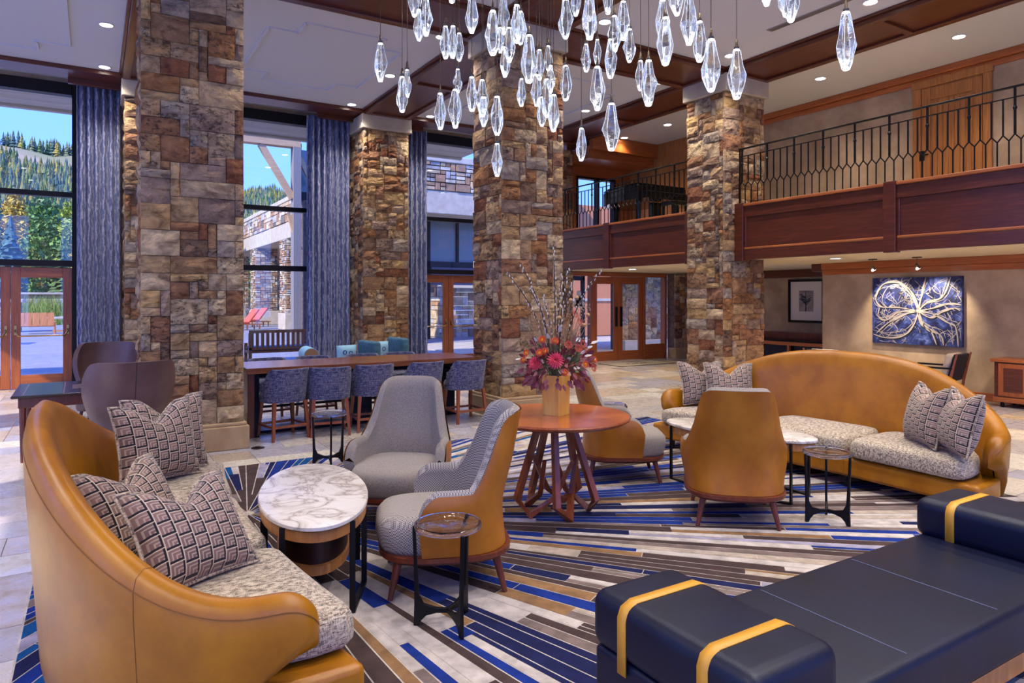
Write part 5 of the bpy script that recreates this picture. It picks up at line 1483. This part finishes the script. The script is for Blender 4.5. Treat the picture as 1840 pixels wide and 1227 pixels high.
# ---------------------------------------------------------------- outdoors
PAVE = None
def pave_mat():
    m, t, p, o = nt('courtyard_pavers')
    v = coords(t, True, (1, 1, 1))
    b = N(t, 'TexBrick', Scale=3.4); t.links.new(v, b.inputs['Vector'])
    b.inputs['Color1'].default_value = c4(rgb(150,146,146)); b.inputs['Color2'].default_value = c4(rgb(128,124,128)); b.inputs['Mortar'].default_value = c4(rgb(96,94,96)); b.inputs['Mortar Size'].default_value = .012
    t.links.new(b.outputs['Color'], p.inputs['Base Color']); p.inputs['Roughness'].default_value = .8
    return m
structure(MB().box(-60, 60, 16.2, 110, -.35, -.03).build('ground_courtyard', pave_mat()), 'grey paved courtyard outside the windows')
rx = random.Random(31)
def ext_wall(mb, x0, y0, x1, y1, z0, z1, cell=(.16, .12)):
    """stones on a vertical face from (x0,y0) to (x1,y1), bulging to the right-hand side of that run"""
    L = math.hypot(x1 - x0, y1 - y0); ux, uy = (x1 - x0) / L, (y1 - y0) / L; nx, ny = uy, -ux
    for s, z, w, h in ashlar(rx, L, z1 - z0, cell[0], cell[1], (1, 2, 2, 3), (1, 1, 2)):
        d = rx.uniform(.03, .07); g = .012; k = rx.choices(range(6), (5, 4, 3, 4, 3, 2))[0]
        a, b = s + g, s + w - g; c, e = z0 + z + g, z0 + z + h - g
        def P(t_, o_, zz): return (x0 + ux * t_ + nx * o_, y0 + uy * t_ + ny * o_, zz)
        f = [P(a + .01, d, c + .01), P(b - .01, d, c + .01), P(b - .01, d, e - .01), P(a + .01, d, e - .01)]; r = [P(a, -.01, c), P(b, -.01, c), P(b, -.01, e), P(a, -.01, e)]
        mb.quad(f, k)
        for i in range(4): j = (i + 1) % 4; mb.quad([r[i], r[j], f[j], f[i]], k)
def ext_pillar(name, label, x, y, w, h, base=.9):
    t = thing(name, label, 'pillar', (0, 0, 0))
    MB().box(x, x + w, y, y + w, 0, h).build('core', STONE_BODY, t)
    MB().box(x - .12, x + w + .12, y - .12, y + w + .12, -.03, base).build('base', LIME_PALE, t, bev=.04)
    mb = MB(); ext_wall(mb, x, y, x + w, y, base, h); ext_wall(mb, x, y + w, x, y, base, h)
    o = mb.build('stones', EXT_STONES, t); o['kind'] = 'stuff'
    return t
# neighbouring wing: terrace on stone pillars
tw = thing('terrace_wing', 'stone terrace of the neighbouring wing beyond the courtyard', 'building', (0, 0, 0))
MB().box(9.0, 17.5, 24.0, 60, 5.0, 5.9).build('slab', LIME_PALE, tw, bev=.03)
MB().box(9.06, 17.5, 24.06, 60, 5.9, 7.0).build('parapet_core', STONE_BODY, tw)
MB().box(8.9, 17.5, 23.9, 60, 7.0, 7.25).build('coping', LIME_PALE, tw, bev=.03)
mb = MB(); ext_wall(mb, 9.0, 24.0, 16, 24.0, 5.9, 7.0, (.22, .16)); ext_wall(mb, 9.0, 60, 9.0, 24.0, 5.9, 7.0, (.3, .2)); o = mb.build('parapet_stones', EXT_STONES, tw); o['kind'] = 'stuff'
MB().box(13.0, 13.4, 27, 60, -.03, 5.0).build('ground_floor_wall', PLASTER, tw)
mb = MB(); ext_wall(mb, 13.0, 60, 13.0, 27, 0, 5.0, (.3, .2)); ext_wall(mb, 13.0, 27, 17.5, 27, 0, 2.2, (.3, .2)); o = mb.build('wall_stones', EXT_STONES, tw); o['kind'] = 'stuff'
GLZ = M('dark_glazing', rgb(120,128,126), .15)
MB().box(12.0, 17.5, 26.6, 26.7, 3.0, 5.0).build('glazed_bay', GLZ, tw); MB().box(12.0, 17.5, 26.5, 26.62, 2.9, 3.3).box(12.0, 12.15, 26.5, 26.7, 0, 5).box(13.4, 13.5, 26.5, 26.62, 3.3, 5).box(14.8, 14.9, 26.5, 26.62, 3.3, 5).build('bay_frame', MET_BRZ, tw)
MB().box(12.3, 12.9, 26.75, 26.9, 3.3, 5).build('bay_curtain', LIME_PALE, tw)
MB().box(12.2, 17.5, 26.46, 26.52, 2.3, 3.05).build('lattice', M('lattice_grey', rgb(86,84,96), .6), tw)
for k in range(3):
    MB().box(12.96, 13.02, 34 + k * 7, 34.8 + k * 7, 2.4, 3.6).build('window', GLZ, tw)
ext_pillar('stone_pillar', 'outdoor stone pillar seen through the glass doors by the central column', 9.3, 24.3, .9, 5.0)
ext_pillar('stone_pillar', 'outdoor stone pillar holding the terrace, seen through the middle window', 9.0, 38.5, 1.4, 5.0)
ext_pillar('stone_pillar', 'outdoor stone pillar farther down the terrace', 9.0, 47.0, 1.4, 5.0)
ext_pillar('stone_pillar', 'far corner pillar of the terrace half hidden by the left column', 9.0, 57.0, 1.4, 5.0)
# eave with timber brackets
BOARD = M('eave_board', rgb(226,210,182), .7, col2=rgb(214,196,166), scale=2, stretch=(.2, 4, 1), world=True)
ev = thing('roof_eave', 'beige boarded eave above the windows outside', 'eave', (0, 0, 0))
for k in range(3): MB().box(-9, 9.2, 16.3 + k * .52, 16.3 + k * .52 + .51, 5.86, 5.92).build('soffit_board', BOARD, ev)
MB().box(-9, 9.2, 17.86, 18.0, 5.80, 6.2).build('fascia_board', BOARD, ev)
tb = thing('timber_frame', 'timber post and brackets of the roof outside the middle window', 'timber frame', (0, 0, 0))
TIM = wood('eave_timber', rgb(176,138,98), rgb(206,170,128), .7, 0, coat=0)
MB().box(3.0, 6.1, 24.0, 24.35, 6.95, 7.35).build('beam', TIM, tb)
MB().bar((4.79, 24.15, 6.95), (5.85, 24.15, 5.2), .2, .2).build('brace', TIM, tb)
MB().box(5.84, 6.1, 23.95, 24.35, -.03, 6.95).build('post', M('post_grey', rgb(130,122,116), .7), tb)
MB().bar((5.75, 24.15, 4.6), (6.1, 24.15, 3.4), .16, .16).build('brace', TIM, tb)
MB().bar((6.1, 24.15, 6.6), (6.5, 24.15, 5.8), .16, .16).build('brace', TIM, tb)
gb = thing('glass_bay', 'upper glass bay window outside the middle window', 'bay window', (0, 0, 0))
MB().box(6.2, 7.6, 24.6, 24.7, 5.5, 7.0).build('glass', GLZ, gb); MB().box(6.15, 6.25, 24.5, 24.75, 5.2, 7.2).box(6.8, 6.9, 24.5, 24.75, 5.2, 7.2).box(6.15, 7.7, 24.5, 24.75, 5.2, 5.5).build('frame', MET_BRZ, gb); MB().box(6.3, 7.6, 24.4, 25.2, -.03, 5.2).build('stone_base', STONE_BODY, gb)

# garden: low walls, planters, seats
lwall = thing('garden_wall', 'low stone garden wall beyond the patio', 'wall', (0, 0, 0))
MB().box(-30, 3, 60, 60.8, 0, 2.0).box(-30, -6, 60, 60.8, 2.0, 2.4).build('core', STONE_BODY, lwall); MB().box(-6, 3, 59.8, 60.9, 2.0, 2.15).build('coping', LIME_PALE, lwall)
mb = MB(); ext_wall(mb, -16, 60, 3, 60, 0, 2.0, (.45, .3)); o = mb.build('stones', EXT_STONES, lwall); o['kind'] = 'stuff'
fpil = thing('patio_pillar', 'short stone pillar with a capstone on the patio', 'pillar', (-3.9, 44, 0))
MB().box(-.6, .6, -.6, .6, 0, 1.5).build('core', STONE_BODY, fpil); mb = MB(); ext_wall(mb, -.6, -.6, .6, -.6, 0, 1.5, (.3, .2)); o = mb.build('stones', EXT_STONES, fpil); o['kind'] = 'stuff'
MB().box(-.75, .75, -.75, .75, 1.5, 1.68).build('capstone', LIME_PALE, fpil, bev=.03); MB().box(-.5, .5, -.5, .5, 1.68, 2.05).box(-.6, .6, -.6, .6, 2.05, 2.15).build('lantern', MET_BLK, fpil, bev=.03)
grill = thing('outdoor_grill', 'stone grill island with a metal hood on the patio', 'grill', (-4.2, 32, 0))
MB().box(-1.4, .5, -.6, .6, 0, 1.15).build('core', STONE_BODY, grill); mb = MB(); ext_wall(mb, -1.4, -.6, .5, -.6, 0, 1.15, (.3, .2)); o = mb.build('stones', EXT_STONES, grill); o['kind'] = 'stuff'
MB().box(-1.5, .6, -.7, .7, 1.15, 1.25).build('counter', LIME_PALE, grill, bev=.02); MB().box(-1.1, .2, -.4, .4, 1.25, 1.75).build('hood', MET_STEEL, grill, bev=.15, seg=4)
def slat_chair(label, x, y, rz, w=.7):
    t = thing('slatted_chair', label, 'chair', (x, y, -.03), rz, 'teak patio chairs')
    for k in range(5): MB().box(-w / 2 + k * w / 5 + .01, -w / 2 + (k + 1) * w / 5 - .01, .34, .37, .4, 1.05).build('back_slat', TEAK, t)
    for k in range(5): MB().box(-w / 2, w / 2, -.35 + k * .14, -.23 + k * .14, .36, .40).build('seat_slat', TEAK, t)
    for sx in (-1, 1):
        MB().box(sx * w / 2 - .04, sx * w / 2 + .04, -.36, .36, .56, .6).build('arm', TEAK, t)
        for sy in (-.32, .32): MB().box(sx * w / 2 - .03, sx * w / 2 + .03, sy - .03, sy + .03, 0, .58).build('leg', TEAK, t)
slat_chair('teak patio chair seen through the left glass door', -2.45, 41.0, PI, 1.5)
slat_chair('teak patio chair at the right edge of the left glass door', -.6, 41.5, PI + D(70), 1.2)
pt_ = thing('patio_table', 'grey topped patio table through the left glass door', 'table', (-1.3, 43.6, -.03))
MB().box(-.9, .9, -1.1, 1.1, .68, .76).build('top', LIME_PALE, pt_); MB().box(-.1, .1, -.1, .1, .06, .68).box(-.6, .6, -.1, .1, 0, .06).build('pedestal', TEAK, pt_)
def bench(label, x, y, w):
    t = thing('slatted_bench', label, 'bench', (x, y, -.03), 0, 'teak benches outside the middle window')
    n = int(w / .13)
    for k in range(n): MB().box(-w / 2 + .04 + k * (w - .08) / n, -w / 2 + .04 + k * (w - .08) / n + .075, -.03, .0, .48, .86).build('back_slat', TEAK, t)
    MB().box(-w / 2, w / 2, -.04, .02, .86, .94).box(-w / 2, w / 2, -.04, .02, .42, .48).build('back_rail', TEAK, t)
    MB().box(-w / 2, w / 2, .0, .6, .34, .40).build('seat', TEAK, t); MB().box(-w / 2 + .05, w / 2 - .05, .02, .6, .40, .50).build('cushion', TEAL, t, bev=.03)
    for sx in (-1, 1):
        MB().box(sx * (w / 2 - .03) - .04, sx * (w / 2 - .03) + .04, -.04, .02, 0, .86).build('leg', TEAK, t); MB().box(sx * (w / 2 - .03) - .04, sx * (w / 2 - .03) + .04, .54, .6, 0, .58).build('leg', TEAK, t)
bench('slatted teak bench outside the middle window', 4.35, 18.6, 1.9); bench('slatted teak bench beside the left column edge', 2.65, 19.0, .9)
RED = M('coral_cushion', rgb(206,84,62), .8)
def lounger(label, x, y, rz):
    t = thing('sun_lounger', label, 'sun lounger', (x, y, -.03), rz, 'coral sun loungers')
    MB().box(-.33, .33, -1.0, 1.0, .28, .34).build('frame', TEAK, t); MB().box(-.32, .32, -1.0, .25, .34, .46).build('seat_pad', RED, t, bev=.04)
    b = MB().box(-.32, .32, 0, .95, -.02, .10).build('back_pad', RED, t, bev=.04); b.location = (0, .22, .38); b.rotation_euler = (D(50), 0, 0)
    for sx in (-.28, .28):
        for sy in (-.85, .1, .85): MB().box(sx - .03, sx + .03, sy - .03, sy + .03, 0, .28).build('leg', TEAK, t)
lounger('coral sun lounger, nearer of two through the middle window', 7.0, 40.0, D(-70)); lounger('coral sun lounger, farther of two through the middle window', 8.3, 44.0, D(-70))

# planting
GRASS = M('tall_grass', rgb(110,140,50), .8, col2=rgb(150,160,70), scale=3, world=True); LAV = M('lavender', rgb(120,110,170), .8, col2=rgb(90,120,80), scale=2, world=True)
def grass(name, label, x, y, w, d, h, n, m, seed):
    rng = random.Random(seed); mb = MB()
    for _ in range(n):
        px, py = x + rng.uniform(0, w), y + rng.uniform(0, d); hh = h * rng.uniform(.6, 1.1); a = rng.uniform(0, 6.28); l = rng.uniform(.1, .35) * h; s = .03
        c, sn = math.cos(a), math.sin(a)
        mb.quad([(px - s, py, 0), (px + s, py, 0), (px + s * .6 + c * l * .4, py + sn * l * .4, hh * .6), (px + c * l, py + sn * l, hh), (px - s * .6 + c * l * .4, py + sn * l * .4, hh * .6)])
    return tag(mb.build(name, m), label, 'grass', None, 'stuff')
grass('ornamental_grass', 'tall ornamental grass in front of the garden wall', -6, 53, 9, 4, 1.9, 1500, GRASS, 1); grass('ornamental_grass', 'grass tuft beside the sun loungers', 5.5, 46, 2.6, 2, 1.2, 400, GRASS, 2); grass('lavender_bed', 'lavender bed by the terrace pillar', 9.8, 52, 2.5, 3, 1.3, 400, LAV, 3)
CON = [M('conifer_%s' % n, rgb(*c), .9, col2=rgb(*(int(v * .6) for v in c)), scale=2.5, world=True) for n, c in (('blue', (78,112,104)), ('green', (104,132,66)), ('gold', (178,162,70)), ('pale', (140,148,100)))]
BARKM = M('tree_bark', rgb(96,80,66), .9)
def conifer_mesh(seed, m, n=9, q=9):
    rng = random.Random(seed); mb = MB()
    mb.tube([(0, 0, 0), (0, 0, .95)], [.02, .004], 5, 1)
    for k in range(n):
        z = .08 + .88 * k / n; r = .19 * (1 - k / n) ** .85 + .012
        pts = [(r * rng.uniform(.35, 1.2) * math.cos(2 * PI * i / q), r * rng.uniform(.55, 1.1) * math.sin(2 * PI * i / q), z - .05 * rng.uniform(.2, 1)) for i in range(q)]
        for i in range(q): mb.quad([pts[i], pts[(i + 1) % q], (0, 0, z + 1.3 / n)], 0)
    return mb.mesh('conifer', [m, BARKM])
def leafy_mesh(seed, m):
    rng = random.Random(seed); mb = MB()
    mb.tube([(0, 0, 0), (.01, 0, .4), (0, .02, .85)], [.022, .016, .005], 6, 1)
    for _ in range(1500):
        a = rng.uniform(0, 2 * PI); z = rng.uniform(.22, 1.0); rr = .26 * math.sin(min(1, (1.08 - z) / .8) * PI * .62) * rng.uniform(.35, 1)
        p = Vector((rr * math.cos(a), rr * math.sin(a), z)); s = rng.uniform(.011, .024)
        u = Vector((rng.uniform(-1, 1), rng.uniform(-1, 1), rng.uniform(-1, 1))).normalized(); w = u.cross(Vector((rng.uniform(-1, 1), rng.uniform(-1, 1), rng.uniform(-1, 1)))).normalized()
        mb.quad([p + u * s, p + w * s, p - u * s, p - w * s], 0)
    return mb.mesh('leafy_tree', [m, BARKM])
ASP = [M('aspen_%s' % n, rgb(*c), .8, col2=rgb(*(int(v * .7) for v in c)), scale=1.5, world=True) for n, c in (('lime', (168,184,66)), ('gold', (214,180,66)), ('green', (116,156,70)), ('bluegreen', (86,132,84)))]
CM = [conifer_mesh(k, CON[k % 4], 6, 7) for k in range(8)]; NC = [conifer_mesh(20 + k, CON[k % 2], 26, 15) for k in range(4)]; AM = [leafy_mesh(k, ASP[k % 4]) for k in range(8)]
rg = random.Random(17)
def hill(x, y):
    d = max(0, y - 95)
    a = x / y                                           # bearing
    top = 78 - 66 * (a + .06) + 3.5 * math.sin(a * 22 + 2) + 2 * math.sin(a * 61 + 1)
    return -1 + max(0, min(1, d / 330)) ** 1.15 * max(12, top) + 2.0 * math.sin(x * .05) * min(1, d / 120)
hm = MB().grid(lambda i, j: (-330 + i * 13, 95 + j * 12, hill(-330 + i * 13, 95 + j * 12)), 56, 31)
HILLM = M('meadow_hill', rgb(122,128,70), .95, col2=rgb(168,140,104), scale=.03, world=True, bmp=.3, bscale=.8)
structure(hm.build('ground_hillside', HILLM, smooth=True, angle=180), 'wooded mountain side beyond the garden')
def bake(mb, me, loc, s, mi):
    b = len(mb.v)
    for v in me.vertices: mb.v.append((loc[0] + v.co.x * s * 1.1, loc[1] + v.co.y * s * 1.1, loc[2] + v.co.z * s))
    for p in me.polygons: mb.f.append(tuple(b + i for i in p.vertices)); mb.m.append(mi if p.material_index == 0 else 4)
fo = MB()
cnt = 0
while cnt < 7000:
    y = rg.uniform(150, 450); a = rg.uniform(-.14, .34); x = a * y
    g = math.sin(x * .03 + 2) + math.sin(y * .022 + x * .012)
    if g > 1.25: continue
    k = rg.randrange(8)
    small = CM[k]
    bake(fo, small, (x, y, hill(x, y) - .3), rg.uniform(5, 11), k % 4); cnt += 1
o = fo.build('hill_forest', CON + [BARKM]); tag(o, 'dense conifer forest covering the mountain side', 'forest', None, 'stuff')
TREES = []
labs = ('golden aspen', 'lime green aspen', 'deep green leafy tree', 'blue green leafy tree')
def clear(x, y, d):
    return all((o.location.x - x) ** 2 + (o.location.y - y) ** 2 > d * d for o in TREES)
def tree(me, x, y, z, s, name, label):
    if not clear(x, y, 1.6): return
    t = put(name, me, None, (x, y, z), (0, 0, rg.uniform(0, 6)), (s, s, s)); tag(t, label, 'tree', 'trees beyond the courtyard'); TREES.append(t)
gi = 0
for row, y0 in enumerate((67, 73, 80, 88, 97, 107)):
    for k in range(3):
        a = -.108 + k * .056 + (row % 2) * .028; y = y0 + rg.uniform(-1, 1); x = a * y; gi += 1
        tree(AM[(gi * 3 + row) % 8], x, y, -.2 + row * .8, rg.uniform(7.5, 9.5) + row * .5, 'leafy_tree', 'leafy garden tree beyond the patio')
for a, y, s_ in ((-.085, 64, 8.5), (-.034, 63, 7.0), (-.06, 85, 12), (-.02, 92, 12.5)):
    tree(NC[gi % 4], a * y, y, -.2, s_, 'spruce_tree', 'spruce beyond the patio seen through the left window'); gi += 1
for row, y0 in enumerate((70, 79, 90, 102)):
    for k in range(3):
        a = .155 + k * .056 + (row % 2) * .028; y = y0 + rg.uniform(-1, 1); x = a * y; gi += 1
        tree(AM[(gi * 3 + row) % 8], x, y, -.2, rg.uniform(7, 9.5), 'leafy_tree', 'leafy tree beyond the terrace')
tree(AM[2], 7.2, 50, 0, 6.5, 'leafy_tree', 'young green tree beside the terrace pillars')

kinds = {}
for t in sorted(TREES, key=lambda o: bearing(o.location.x, o.location.y)):
    kinds.setdefault((t.name.split('.')[0], t['label']), []).append(t)
for (nm, lab), ts in kinds.items():
    if len(ts) > 1:
        for i, t in enumerate(ts): t['label'] = '%s, %s from left' % (lab, ordinal(i + 1))
tc = thing('terracotta_building', 'orange clad building seen through the left entrance door', 'building', (18.2, 25.0, 0))
MB().box(0, 6.5, 0, 1, 0, 6).build('wall', M('terracotta', rgb(196,124,80), .8), tc); MB().box(0, 6.5, -.05, 0, 1.6, 1.72).build('string_course', LIME_PALE, tc)
